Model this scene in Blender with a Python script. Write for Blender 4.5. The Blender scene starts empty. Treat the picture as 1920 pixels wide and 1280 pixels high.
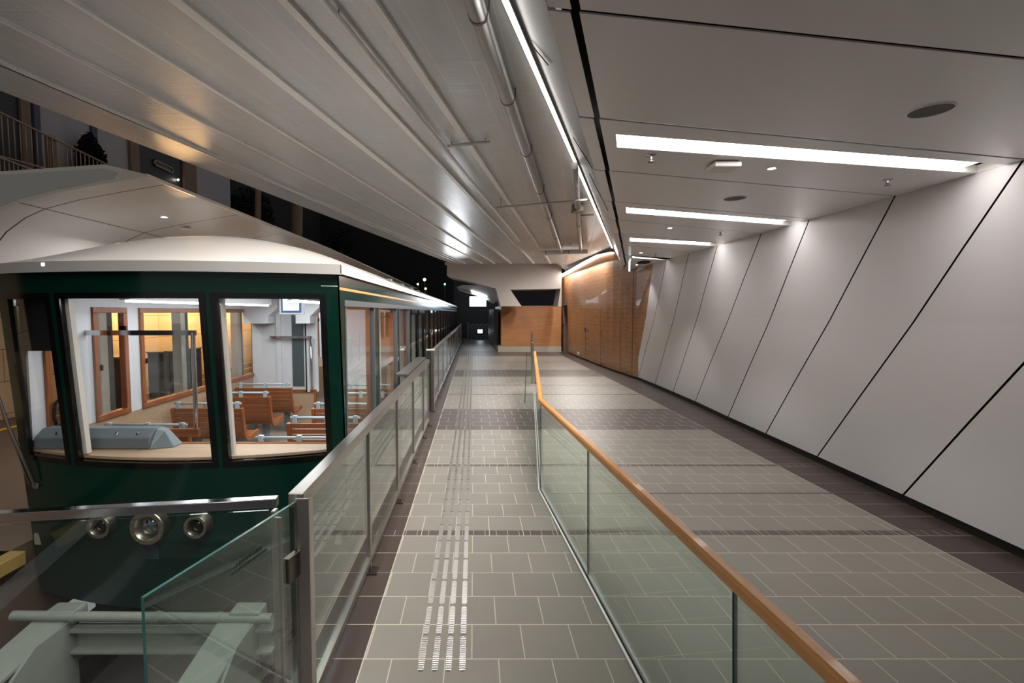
import bpy, bmesh, math, random
from mathutils import Vector, Matrix
random.seed(7)
S = bpy.context.scene
COL = S.collection
PI = math.pi

# ------------------------------------------------------------------ camera, sky, exposure
# world frame: Z is the normal of the (gently rising) platform floor, Y runs along the track
FPX = 895.0; CPX = 888.0; CPY = 640.0; TH = math.atan(55 / 895); EYE = 1.95
cs, sn = math.cos(TH), math.sin(TH)
cd = bpy.data.cameras.new('camera'); cam = bpy.data.objects.new('camera', cd); COL.objects.link(cam)
cam.location = (0, 0, EYE); cam.rotation_euler = (PI / 2 - TH, 0, 0)
cd.sensor_width = 36; cd.lens = FPX / 1920 * 36; cd.shift_x = (960 - CPX) / 1920; cd.clip_start = .05; cd.clip_end = 400
S.camera = cam
AMBIENT = .20       # city glow of the night sky
w = bpy.data.worlds.new('night_sky'); S.world = w; w.use_nodes = True
w.node_tree.nodes['Background'].inputs[0].default_value = (.97, .98, 1.0, 1)
w.node_tree.nodes['Background'].inputs[1].default_value = AMBIENT
S.view_settings.view_transform = 'Standard'; S.view_settings.look = 'None'
S.view_settings.exposure = 0.33; S.view_settings.gamma = 1; S.view_settings.use_curve_mapping = False
cy = S.cycles
cy.max_bounces = 12; cy.diffuse_bounces = 6; cy.glossy_bounces = 6; cy.transmission_bounces = 8; cy.transparent_max_bounces = 40
cy.caustics_reflective = False; cy.caustics_refractive = False; cy.sample_clamp_indirect = 6

SLOT_E = 9.0      # ceiling slots
LINE_E = 3.0       # long strip light, its lens
LINE_W = 100.0      # ... and its lamps, watts per 4 m
TRAM_E = 16.0      # strips in the tram
WARM = (1.0, .972, .95)

def ray(px, py):
    dx = (px - CPX) / FPX; dy = (CPY - py) / FPX
    return Vector((dx, cs + dy * sn, -sn + dy * cs))
def atZ(px, py, Z):
    d = ray(px, py); return Vector((0, 0, EYE)) + d * ((Z - EYE) / d.z)
def atY(px, py, Y):
    d = ray(px, py); return Vector((0, 0, EYE)) + d * (Y / d.y)
def atX(px, py, X):
    d = ray(px, py); return Vector((0, 0, EYE)) + d * (X / d.x)

def area(name, loc, size, power, color=(1, 1, 1), rot=(0, 0, 0), size_y=None, spread=PI):
    l = bpy.data.lights.new(name, 'AREA'); l.energy = power; l.color = color; l.size = size; l.spread = spread
    if size_y: l.shape = 'RECTANGLE'; l.size_y = size_y
    o = bpy.data.objects.new(name, l); COL.objects.link(o); o.location = loc; o.rotation_euler = rot; return o
def point(name, loc, power, color=(1, 1, 1), r=.05):
    l = bpy.data.lights.new(name, 'POINT'); l.energy = power; l.color = color; l.shadow_soft_size = r
    o = bpy.data.objects.new(name, l); COL.objects.link(o); o.location = loc; return o
def spot(name, loc, target, power, color=(1, 1, 1), ang=80, r=.04, blend=.6):
    l = bpy.data.lights.new(name, 'SPOT'); l.energy = power; l.color = color; l.spot_size = math.radians(ang); l.spot_blend = blend; l.shadow_soft_size = r
    o = bpy.data.objects.new(name, l); COL.objects.link(o); o.location = loc
    o.rotation_euler = (Vector(target) - Vector(loc)).to_track_quat('-Z', 'Y').to_euler(); return o

# ------------------------------------------------------------------ materials
def lin(c):
    return tuple((x / 12.92 if x <= .04045 else ((x + .055) / 1.055) ** 2.4) for x in (v / 255 for v in c))
class NT:
    def __init__(s, name):
        s.m = bpy.data.materials.new(name); s.m.use_nodes = True; s.t = s.m.node_tree; s.n = s.t.nodes; s.l = s.t.links
        s.b = s.n['Principled BSDF']; s.out = s.n['Material Output']
    def add(s, typ, **kw):
        x = s.n.new(typ)
        for k, v in kw.items(): setattr(x, k, v)
        return x
    def link(s, a, b): s.l.new(a, b)
    def math(s, op, a, b=None, c=None):
        x = s.add('ShaderNodeMath', operation=op)
        for i, v in enumerate((a, b, c)):
            if v is None: continue
            if isinstance(v, (int, float)): x.inputs[i].default_value = v
            else: s.link(v, x.inputs[i])
        return x.outputs[0]
    def mix(s, f, a, b):
        x = s.add('ShaderNodeMix', data_type='RGBA')
        if isinstance(f, (int, float)): x.inputs[0].default_value = f
        else: s.link(f, x.inputs[0])
        for i, v in ((6, a), (7, b)):
            if isinstance(v, tuple): x.inputs[i].default_value = (*v[:3], 1)
            else: s.link(v, x.inputs[i])
        return x.outputs[2]
    def noise(s, scale, detail=4, vec=None, rough=.5):
        x = s.add('ShaderNodeTexNoise'); x.inputs['Scale'].default_value = scale; x.inputs['Detail'].default_value = detail; x.inputs['Roughness'].default_value = rough
        if vec is not None: s.link(vec, x.inputs['Vector'])
        return x.outputs[0]
    def pos(s):
        g = s.add('ShaderNodeNewGeometry'); x = s.add('ShaderNodeSeparateXYZ'); s.link(g.outputs['Position'], x.inputs[0]); return g.outputs['Position'], x.outputs
    def objc(s): return s.add('ShaderNodeTexCoord').outputs['Object']
    def comb(s, a, b, c):
        x = s.add('ShaderNodeCombineXYZ')
        for i, v in enumerate((a, b, c)):
            if isinstance(v, (int, float)): x.inputs[i].default_value = v
            else: s.link(v, x.inputs[i])
        return x.outputs[0]
    def bump(s, h, strength=.2, dist=.01):
        x = s.add('ShaderNodeBump'); x.inputs['Strength'].default_value = strength; x.inputs['Distance'].default_value = dist
        s.link(h, x.inputs['Height']); s.link(x.outputs[0], s.b.inputs['Normal'])
    def ramp(s, f, stops, interp='LINEAR'):
        x = s.add('ShaderNodeValToRGB'); r = x.color_ramp; r.interpolation = interp
        r.elements.remove(r.elements[1])
        for i, (p, c) in enumerate(stops):
            e = r.elements[0] if i == 0 else r.elements.new(p)
            e.position = p; e.color = (*c, 1) if not isinstance(c, float) else (c, c, c, 1)
        s.link(f, x.inputs[0]); return x.outputs[0]
    def setp(s, rough=.5, metal=0, spec=.5, coat=0, col=None):
        s.b.inputs['Roughness'].default_value = rough; s.b.inputs['Metallic'].default_value = metal
        s.b.inputs['Specular IOR Level'].default_value = spec; s.b.inputs['Coat Weight'].default_value = coat
        if isinstance(col, tuple): s.b.inputs['Base Color'].default_value = (*col[:3], 1)
        elif col is not None: s.link(col, s.b.inputs['Base Color'])
        return s

def M(name, rgb, rough=.5, metal=0, var=.06, scale=12, coat=0, spec=.5, bump=0):
    t = NT(name); c = lin(rgb); n = t.noise(scale, 5, t.objc())
    col = t.mix(n, tuple(x * (1 - var) for x in c), tuple(min(1, x * (1 + var)) for x in c))
    t.setp(rough, metal, spec, coat, col)
    if bump: t.bump(n, bump, .005)
    return t.m
def EM(name, rgb, strength):
    t = NT(name); c = tuple(rgb)
    t.b.inputs['Base Color'].default_value = (*c, 1); t.b.inputs['Emission Color'].default_value = (*c, 1); t.b.inputs['Emission Strength'].default_value = strength
    return t.m
def GLASS(name, tint, ior=1.5, extra=0.0, rough=0.0):
    t = NT(name); t.n.remove(t.b)
    tr = t.add('ShaderNodeBsdfTransparent'); tr.inputs[0].default_value = (*tint, 1)
    gl = t.add('ShaderNodeBsdfGlossy'); gl.inputs['Roughness'].default_value = rough; gl.inputs[0].default_value = (1, 1, 1, 1)
    fr = t.add('ShaderNodeFresnel'); bf = t.add('ShaderNodeNewGeometry').outputs['Backfacing']
    t.link(t.math('MULTIPLY_ADD', bf, 1 / ior - ior, ior), fr.inputs[0])   # same reflectance on both faces of the sheet
    f = t.math('ADD', fr.outputs[0], extra)
    mx = t.add('ShaderNodeMixShader'); t.link(f, mx.inputs[0]); t.link(tr.outputs[0], mx.inputs[1]); t.link(gl.outputs[0], mx.inputs[2])
    t.link(mx.outputs[0], t.out.inputs[0]); return t.m

def wood(name, dark, light, axis=0, board=None, rough=.42, scale=1.0, joints=(.25,), coat=.1):
    """wood with grain running along the given world axis and thin board joints in Z every `board` metres"""
    t = NT(name); p, x = t.pos(); k = [28, 28, 28]; k[axis] = 1.4
    vec = t.comb(*[t.math('MULTIPLY', x[i], k[i] * scale) for i in range(3)])
    n = t.noise(1.0, 6, vec, .62); n2 = t.noise(.9, 2, p)
    f = t.math('MULTIPLY_ADD', n2, .35, t.math('MULTIPLY', n, .75))
    col = t.ramp(f, [(.30, lin(dark)), (.70, lin(light))])
    if board:
        fr = t.math('FRACT', t.math('DIVIDE', x[2], board))
        g = t.math('LESS_THAN', fr, .05)
        col = t.mix(t.math('MULTIPLY', g, .75), col, tuple(v * .35 for v in lin(dark)))
    t.setp(rough, 0, .5, coat, col); t.bump(n, .08, .003); return t.m

def floor_material():
    t = NT('grey_granite_tiles'); p, x = t.pos(); X, Y = x[0], x[1]
    s1 = t.math('GREATER_THAN', Y, 4.163); s2 = t.math('GREATER_THAN', Y, 6.02)
    yp = t.math('SUBTRACT', t.math('SUBTRACT', Y, t.math('MULTIPLY', s1, .097)), t.math('MULTIPLY', s2, .1))
    yt = t.math('ADD', yp, -2.575 + 29.7); xt = t.math('ADD', X, .16 + 30)
    br = t.add('ShaderNodeTexBrick', offset=.5, offset_frequency=2)
    t.link(t.comb(xt, yt, 0), br.inputs['Vector'])
    for k, v in (('Scale', 1), ('Mortar Size', .003), ('Mortar Smooth', .1), ('Brick Width', .3), ('Row Height', .297), ('Bias', 0)): br.inputs[k].default_value = v
    br.inputs['Color1'].default_value = (0, 0, 0, 1); br.inputs['Color2'].default_value = (1, 1, 1, 1)
    tone = br.outputs['Color']; fac = br.outputs['Fac']
    L, D = 0.0, 1.0
    seq = [(0, L), (7.74, D), (9.5, L), (14.36, D), (15.95, L), (21, D), (23.9, L), (27, D)]
    band = t.ramp(t.math('DIVIDE', Y, 40), [(a / 40, float(b)) for a, b in seq], 'CONSTANT')
    thin = None
    for yc in (2.255, 4.1145, 5.972, 11.25, 12.67, 18.7):
        q = t.math('COMPARE', Y, yc, .0485); thin = q if thin is None else t.math('MAXIMUM', thin, q)
    band = t.math('MAXIMUM', band, thin)
    stripL = t.math('LESS_THAN', X, -.62)
    edge = t.math('MULTIPLY_ADD', Y, .018, 3.765)
    edge = t.math('MINIMUM', edge, 3.98)
    stripR = t.math('GREATER_THAN', X, edge)
    strip = t.math('MAXIMUM', stripL, stripR)
    row = t.math('LESS_THAN', t.math('FRACT', t.math('DIVIDE', yt, .297)), .013)
    small = t.math('MULTIPLY', thin, t.math('LESS_THAN', t.math('FRACT', t.math('DIVIDE', X, .1)), .035))
    grout = t.math('MAXIMUM', row, t.math('MULTIPLY', fac, t.math('SUBTRACT', 1, strip)))
    line = t.math('LESS_THAN', t.math('ABSOLUTE', t.math('ADD', X, .62)), .0035)
    line2 = t.math('LESS_THAN', t.math('ABSOLUTE', t.math('SUBTRACT', X, edge)), .0035)
    grout = t.math('MAXIMUM', t.math('MAXIMUM', grout, small), t.math('MAXIMUM', line, line2))
    sp = t.noise(260, 3, p, .7); big = t.noise(1.6, 3, p)
    lc = t.mix(sp, lin((88, 84, 78)), lin((150, 144, 134)))
    dc = t.mix(sp, lin((60, 52, 49)), lin((92, 82, 77)))
    stc = t.mix(sp, lin((50, 41, 37)), lin((72, 60, 54)))
    c = t.mix(band, lc, dc); c = t.mix(strip, c, stc)
    v = t.math('MULTIPLY_ADD', tone, .10, .95); v = t.math('MULTIPLY', v, t.math('MULTIPLY_ADD', big, .16, .92))
    vm = t.add('ShaderNodeVectorMath', operation='SCALE'); t.link(c, vm.inputs[0]); t.link(v, vm.inputs['Scale'])
    c = t.mix(grout, vm.outputs[0], lin((184, 173, 156)))
    t.setp(.42, 0, .45, 0, c); t.bump(t.math('SUBTRACT', t.math('MULTIPLY', sp, .25), t.math('MULTIPLY', grout, .6)), .25, .002)
    t.link(t.math('MULTIPLY_ADD', sp, .2, .30), t.b.inputs['Roughness'])
    return t.m

def soffit_material():
    t = NT('grey_painted_concrete'); p, x = t.pos()
    a = t.math('SUBTRACT', x[0], t.math('MULTIPLY', x[1], .225))          # across the boards
    vec = t.comb(t.math('MULTIPLY', a, 9), t.math('MULTIPLY', x[1], 1.2), 0)
    n = t.noise(1.0, 6, vec, .65); f = t.noise(55, 4, p, .7); b = t.noise(.7, 3, p)
    tr = t.noise(1.0, 4, t.comb(t.math('MULTIPLY', a, 1.2), t.math('MULTIPLY', x[1], 14), 0), .6)
    fr = t.math('FRACT', t.math('DIVIDE', a, .31)); g = t.math('LESS_THAN', fr, .022)
    c = t.mix(t.math('MULTIPLY_ADD', b, .4, t.math('MULTIPLY', n, .6)), lin((172, 175, 177)), lin((204, 207, 209)))
    c = t.mix(t.math('MULTIPLY', g, t.math('MULTIPLY', n, .9)), c, lin((228, 228, 226)))
    t.setp(.4, 0, .6, 0, c)
    t.link(t.math('MULTIPLY_ADD', n, .18, .14), t.b.inputs['Roughness'])
    h = t.math('ADD', t.math('MULTIPLY', f, .35), t.math('ADD', t.math('MULTIPLY', tr, .8), t.math('MULTIPLY', g, .5)))
    t.bump(h, .7, .008); return t.m

def canopy_material():
    t = NT('pale_canopy_cladding'); p, x = t.pos()
    fr = t.math('FRACT', t.math('DIVIDE', t.math('ADD', x[1], -5.87 + 17.5), 1.75)); g = t.math('LESS_THAN', fr, .012)
    g2 = t.math('LESS_THAN', t.math('ABSOLUTE', t.math('ADD', x[0], 5.2)), .008)
    g = t.math('MAXIMUM', g, g2); n = t.noise(1.5, 3, p)
    c = t.mix(n, lin((204, 201, 197)), lin((214, 211, 207))); c = t.mix(g, c, lin((52, 48, 46)))
    t.setp(.32, 0, .5, 0, c); return t.m

def stone_material():
    t = NT('warm_stone_wall'); p, x = t.pos()
    br = t.add('ShaderNodeTexBrick', offset=.5); t.link(t.comb(x[1], x[2], 0), br.inputs['Vector'])
    for k, v in (('Scale', 1), ('Mortar Size', .006), ('Brick Width', 1.3), ('Row Height', .62)): br.inputs[k].default_value = v
    n = t.noise(26, 5, p, .65)
    c = t.mix(n, lin((190, 160, 122)), lin((214, 186, 148))); c = t.mix(br.outputs['Fac'], c, lin((92, 72, 54)))
    t.setp(.8, 0, .3, 0, c); t.bump(n, .6, .02); return t.m

def foliage_material(name, a, b):
    t = NT(name); n = t.noise(5, 3, t.objc()); t.setp(.8, 0, .2, 0, t.mix(n, lin(a), lin(b))); return t.m

def rib_metal():
    t = NT('ribbed_steel'); p, x = t.pos()
    wv = t.math('SINE', t.math('MULTIPLY', x[1], 2 * PI / .0165))
    t.setp(.36, .92, .6, 0, lin((182, 178, 172))); t.bump(wv, .5, .003); return t.m

m_floor = floor_material(); m_soffit = soffit_material(); m_canopy = canopy_material(); m_stone = stone_material()
m_panel = M('white_wall_panel', (202, 198, 198), .34, var=.02, scale=.8)
m_ceil = M('white_ceiling_panel', (236, 234, 236), .30, var=.02, scale=.7)
m_fascia = M('satin_grey_fascia', (158, 160, 164), .22, var=.03, scale=1)
m_black = M('black_gap', (9, 8, 8), .6)
m_gap = M('dark_void', (7, 7, 7), .8)
m_wood = wood('oak_veneer_cladding', (118, 78, 48), (172, 122, 82), 1, .147, .36)
m_woodx = wood('oak_veneer_boards', (150, 98, 58), (184, 128, 82), 0, .12, .42)
m_rail = wood('oiled_oak_handrail', (186, 116, 48), (224, 160, 86), 1, None, .35, 1.6)
m_teak = wood('teak_slats', (104, 58, 30), (158, 94, 52), 0, None, .35, 1.2, coat=.3)
m_teaky = wood('teak_frame', (116, 62, 30), (160, 92, 48), 2, None, .35, 1.2, coat=.3)
m_lam = wood('pale_oak_laminate', (156, 128, 102), (186, 158, 130), 0, None, .4, .8)
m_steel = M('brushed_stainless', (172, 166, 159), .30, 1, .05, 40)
m_dsteel = M('dark_stainless', (130, 120, 112), .3, 1, .08, 30)  # darker stainless tone for fittings, feet and rails
m_chrome = M('polished_chrome', (205, 205, 208), .1, 1, .02)
m_galv = M('galvanised_steel', (132, 134, 126), .5, .35, .15, 9, bump=.1)
m_green = M('racing_green_paint', (5, 38, 30), .14, 0, .05, 2, coat=.1, spec=.35)
m_cream = M('cream_roof_paint', (228, 220, 212), .25, 0, .03, 3, coat=.2)
m_roofband = M('shaded_roof_band', (172, 168, 162), .3, 0, .04, 6)  # front roof band: its weaker light is put into a greyer colour
m_blackg = M('black_glass_border', (10, 10, 10), .12)
m_gold = M('gold_stripe', (214, 170, 96), .3, .4)
m_alu = M('grey_aluminium', (120, 124, 128), .35, .7)
m_brass = M('aged_brass', (160, 152, 136), .36, 1, .08, 20)
m_white = M('white_interior_panel', (214, 216, 220), .4, 0, .02)
m_greyp = M('grey_moulded_plastic', (96, 107, 112), .45, 0, .04)
m_greybar = M('pale_grey_plastic_bar', (168, 182, 190), .4, 0, .03)
m_dark = M('dark_underframe', (20, 20, 22), .6, .2)
m_darkc = M('dark_concrete', (52, 48, 47), .7, 0, .2, 6, bump=.2)  # even dark concrete tone for track bed, edge wall and sleepers
m_conc = M('fair_faced_concrete', (168, 160, 146), .7, 0, .12, 7, bump=.1)
m_beam = M('painted_concrete_beam', (152, 144, 138), .6, 0, .04, 3)
m_pipe = M('grey_painted_pipe', (160, 159, 157), .35, 0, .05, 5)
m_strip = M('pale_grey_batten', (222, 222, 220), .4, 0, .04, 4)
m_yellow = M('yellow_floor_paint', (236, 178, 20), .6)
m_yelblk = M('weathered_yellow_edge', (150, 120, 66), .6, 0, .12, 8)
m_col = M('pale_column_cladding', (226, 222, 212), .4)
m_slate = M('slate_column_cladding', (74, 84, 88), .4)
m_lfloor = M('left_platform_tiles', (92, 76, 64), .5, 0, .1, 4)
m_tfloor = M('tram_floor_vinyl', (128, 122, 112), .45, 0, .06, 8)
m_glass = GLASS('clear_green_glass', (.875, .935, .895), 1.5, .012)
m_glassg = GLASS('gate_glass', (.86, .93, .90), 1.52, .09)
m_tramglass = GLASS('tram_glass', (.955, .965, .96), 1.45, 0)
m_lens = GLASS('lamp_lens', (.9, .93, .95), 1.6, .2)
m_edge = M('green_glass_edge', (30, 82, 75), .25, 0, .1, 6, coat=.4)
m_slot = EM('slot_diffuser', (1.0, .97, .95), SLOT_E)
m_line = EM('strip_diffuser', (1.0, .96, .91), LINE_E)
m_tramled = EM('tram_strip_diffuser', (.93, .97, 1.0), TRAM_E)
m_spotl = EM('downlight_lens', (1, .97, .92), 30)
m_screen = EM('lit_screen', (.93, .97, 1.0), 1.1)
m_board = EM('lit_board', (.88, .95, 1.0), 5.0)
m_ink = M('grey_print', (90, 96, 104), .6)
m_inkb = M('dark_print', (38, 34, 30), .6)
m_spk = M('grey_speaker_mesh', (96, 92, 90), .7, 0, .1, 300)
m_wht = M('white_plastic', (226, 222, 216), .4)
m_blueg = M('dark_blue_wall', (8, 11, 20), .6)
m_lampw = EM('street_lamp_bulb', (1.0, .82, .5), 1.9)
m_green_l = EM('green_signal', (.1, 1.0, .55), 8)
m_bark = M('dark_bark', (116, 96, 78), .9, 0, .3, 7, bump=.5)
m_leaf = foliage_material('night_leaves', (10, 14, 8), (30, 36, 20))
m_leafd = foliage_material('black_leaves', (6, 7, 5), (16, 17, 12))
m_bw = M('dim_white_render', (150, 144, 146), .8, 0, .08, 2)
m_bb = M('brown_render', (112, 90, 76), .8, 0, .1, 3)
m_bcol = M('slate_blue_pilaster', (62, 62, 80), .7)
m_bd = M('dark_shopfront', (24, 22, 22), .5)
m_brail = M('tan_painted_rail', (150, 126, 104), .6)
m_label = M('blue_sign', (52, 66, 120), .5)
m_cardg = M('green_sign', (30, 110, 84), .5)

# ------------------------------------------------------------------ mesh helpers
ORG = {}
class MB:
    def __init__(s): s.v = []; s.f = []; s.mi = []; s.sm = []
    def face(s, idx, mi=0, sm=False): s.f.append(idx); s.mi.append(mi); s.sm.append(sm)
    def add(s, pts): b = len(s.v); s.v += [tuple(p) for p in pts]; return b
    def poly(s, pts, mi=0): b = s.add(pts); s.face([b + i for i in range(len(pts))], mi); return s
    def hexa(s, p, mi=0):
        b = s.add(p)
        for q in ((0, 3, 2, 1), (4, 5, 6, 7), (0, 1, 5, 4), (1, 2, 6, 5), (2, 3, 7, 6), (3, 0, 4, 7)): s.face([b + i for i in q], mi)
        return s
    def box(s, x0, x1, y0, y1, z0, z1, mi=0):
        return s.hexa([(x0, y0, z0), (x1, y0, z0), (x1, y1, z0), (x0, y1, z0), (x0, y0, z1), (x1, y0, z1), (x1, y1, z1), (x0, y1, z1)], mi)
    def prism(s, pts, off, mi=0, mi_side=None):
        n = len(pts); o = Vector(off); b = s.add(pts); c = s.add([Vector(p) + o for p in pts]); ms = mi if mi_side is None else mi_side
        s.face([b + i for i in range(n)][::-1], mi); s.face([c + i for i in range(n)], mi)
        for i in range(n): j = (i + 1) % n; s.face([b + i, b + j, c + j, c + i], ms)
        return s
    def bar(s, p, q, wd, h, up=(0, 0, 1), mi=0):
        p = Vector(p); q = Vector(q); d = (q - p).normalized(); u = Vector(up); r = d.cross(u).normalized(); u = r.cross(d).normalized()
        a, e = r * wd / 2, u * h / 2
        return s.hexa([p - a - e, p + a - e, q + a - e, q - a - e, p - a + e, p + a + e, q + a + e, q - a + e], mi)
    def tube(s, pts, r, n=10, mi=0, caps=True):
        P = [Vector(p) for p in pts]; R = r if isinstance(r, (list, tuple)) else [r] * len(P); rings = []
        ref = Vector((0, 0, 1))
        if abs((P[-1] - P[0]).normalized().dot(ref)) > .9: ref = Vector((1, 0, 0))
        for i, p in enumerate(P):
            d = (P[min(i + 1, len(P) - 1)] - P[max(i - 1, 0)]).normalized(); a = d.cross(ref).normalized(); e = a.cross(d)
            rings.append(s.add([p + a * math.cos(2 * PI * k / n) * R[i] + e * math.sin(2 * PI * k / n) * R[i] for k in range(n)]))
        for i in range(len(P) - 1):
            for k in range(n): l = (k + 1) % n; s.face([rings[i] + k, rings[i] + l, rings[i + 1] + l, rings[i + 1] + k], mi, True)
        if caps:
            s.face([rings[0] + k for k in range(n)][::-1], mi); s.face([rings[-1] + k for k in range(n)], mi)
        return s
    def lathe(s, c, ax, prof, n=28, mi=0, sm=True):
        c = Vector(c); ax = Vector(ax).normalized(); a = ax.orthogonal().normalized(); e = ax.cross(a); rings = []
        for r, t in prof:
            if r < 1e-6: rings.append((s.add([c + ax * t]), 1))
            else: rings.append((s.add([c + ax * t + (a * math.cos(2 * PI * k / n) + e * math.sin(2 * PI * k / n)) * r for k in range(n)]), n))
        for (b0, n0), (b1, n1) in zip(rings, rings[1:]):
            for k in range(n):
                l = (k + 1) % n
                if n0 == 1 and n1 == 1: continue
                if n0 == 1: s.face([b0, b1 + l, b1 + k], mi, sm)
                elif n1 == 1: s.face([b0 + k, b0 + l, b1], mi, sm)
                else: s.face([b0 + k, b0 + l, b1 + l, b1 + k], mi, sm)
        return s
    def patch(s, fn, u0, u1, v0, v1, off, nu=6, nv=4, mi=0, mi_side=None):
        off = Vector(off); ms = mi if mi_side is None else mi_side
        g = [[fn(u0 + (u1 - u0) * i / nu, v0 + (v1 - v0) * j / nv) for j in range(nv + 1)] for i in range(nu + 1)]
        A = [[s.add([p]) for p in r] for r in g]; B = [[s.add([Vector(p) + off]) for p in r] for r in g]
        for i in range(nu):
            for j in range(nv):
                s.face([A[i][j], A[i + 1][j], A[i + 1][j + 1], A[i][j + 1]], mi, True)
                s.face([B[i][j], B[i][j + 1], B[i + 1][j + 1], B[i + 1][j]], mi, True)
        for i in range(nu):
            for j in (0, nv): s.face([A[i][j], A[i + 1][j], B[i + 1][j], B[i][j]], ms)
        for j in range(nv):
            for i in (0, nu): s.face([A[i][j], A[i][j + 1], B[i][j + 1], B[i][j]], ms)
        return s
    def build(s, name, mats, parent=None, loc=None, bevel=0, smooth=False):
        mats = mats if isinstance(mats, (list, tuple)) else [mats]
        org = ORG[parent.name] if parent is not None else Vector(loc or (0, 0, 0))
        me = bpy.data.meshes.new(name); bm = bmesh.new()
        vs = [bm.verts.new(Vector(p) - org) for p in s.v]
        for idx, mi, sm in zip(s.f, s.mi, s.sm):
            try: f = bm.faces.new([vs[i] for i in idx])
            except ValueError: continue
            f.material_index = mi; f.smooth = sm or smooth
        bmesh.ops.recalc_face_normals(bm, faces=bm.faces)
        for e in bm.edges:
            if len(e.link_faces) != 2 or e.calc_face_angle(0) > .6: e.smooth = False
        bm.to_mesh(me); bm.free()
        for m in mats: me.materials.append(m)
        o = bpy.data.objects.new(name, me); COL.objects.link(o)
        if parent is not None: o.parent = parent
        else: o.location = org
        ORG[o.name] = org
        if bevel:
            b = o.modifiers.new('edge', 'BEVEL'); b.width = bevel; b.segments = 2; b.limit_method = 'ANGLE'; b.angle_limit = math.radians(40)
        return o

def thing(name, label, cat, loc, group=None):
    o = bpy.data.objects.new(name, None); COL.objects.link(o); o.location = loc; o.empty_display_size = .1
    o['label'] = label; o['category'] = cat
    if group: o['group'] = group
    ORG[o.name] = Vector(loc); return o
def tag(o, label, cat, group=None, kind=None):
    o['label'] = label; o['category'] = cat
    if group: o['group'] = group
    if kind: o['kind'] = kind
    return o
def struct(o, label=None, cat=None):
    o['kind'] = 'structure'
    if label: o['label'] = label
    if cat: o['category'] = cat
    return o
def copy_tree(o, loc=None, parent=None, label=None):
    c = o.copy(); COL.objects.link(c)
    if parent is not None: c.parent = parent
    if loc is not None: c.location = loc
    if label: c['label'] = label
    for ch in o.children: copy_tree(ch, None, c)
    return c
def text_mesh(name, txt, size, mat, matrix, parent, depth=.0006, align='CENTER'):
    cu = bpy.data.curves.new(name, 'FONT'); cu.body = txt; cu.size = size; cu.extrude = depth; cu.align_x = align; cu.align_y = 'CENTER'
    t = bpy.data.objects.new(name + '_tmp', cu); COL.objects.link(t)
    bpy.context.view_layer.update()
    me = bpy.data.meshes.new_from_object(t.evaluated_get(bpy.context.evaluated_depsgraph_get()))
    bpy.data.objects.remove(t); me.name = name
    me.materials.clear(); me.materials.append(mat)
    me.transform(matrix); org = ORG[parent.name]; me.transform(Matrix.Translation(-org))
    o = bpy.data.objects.new(name, me); COL.objects.link(o); o.parent = parent; ORG[o.name] = org; return o
def lerp(a, b, t): return a + (b - a) * t
def interp(tab, x):
    if x <= tab[0][0]: (x0, y0), (x1, y1) = tab[0], tab[1]
    elif x >= tab[-1][0]: (x0, y0), (x1, y1) = tab[-2], tab[-1]
    else:
        for (x0, y0), (x1, y1) in zip(tab, tab[1:]):
            if x0 <= x <= x1: break
    return y0 + (y1 - y0) * (x - x0) / (x1 - x0)

# ------------------------------------------------------------------ the setting
ZC = 3.2                 # right ceiling
ZS = 4.0                 # concrete soffit
def GRV(y): return .400 + .338 * (y - 1.996)      # black groove in the ceiling
def EDG(y): return .287 + .338 * (y - 1.996)      # left edge of the ceiling panels
def LED(y): return .211 + .348 * (y - 3.274)      # strip light line
WB = [(-6, 4.05), (2, 4.22), (3.7, 4.32), (5, 4.40), (6.5, 4.46), (8.5, 4.55), (10, 4.65), (12, 4.71), (13.62, 4.73)]
WT = [(-6, 4.42), (4, 4.53), (10, 4.59), (12.45, 4.64)]

MB().box(-.97, 5.4, -6, 36, -.25, 0).build('floor', m_floor)
struct(bpy.data.objects['floor'], 'grey tiled platform floor with dark bands', 'floor')
f = MB().box(-9.4, -3.99, -6, 40, -.9, -.1).build('floor_left', m_lfloor); struct(f)
f = MB().box(-3.99, -.97, -6, 40, -1.4, -1.15).build('floor_track', m_darkc); struct(f)
MB().box(-1.0, -.972, -6, 36, -1.15, -.02).build('wall_platform', m_darkc); struct(bpy.data.objects['wall_platform'])

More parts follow.
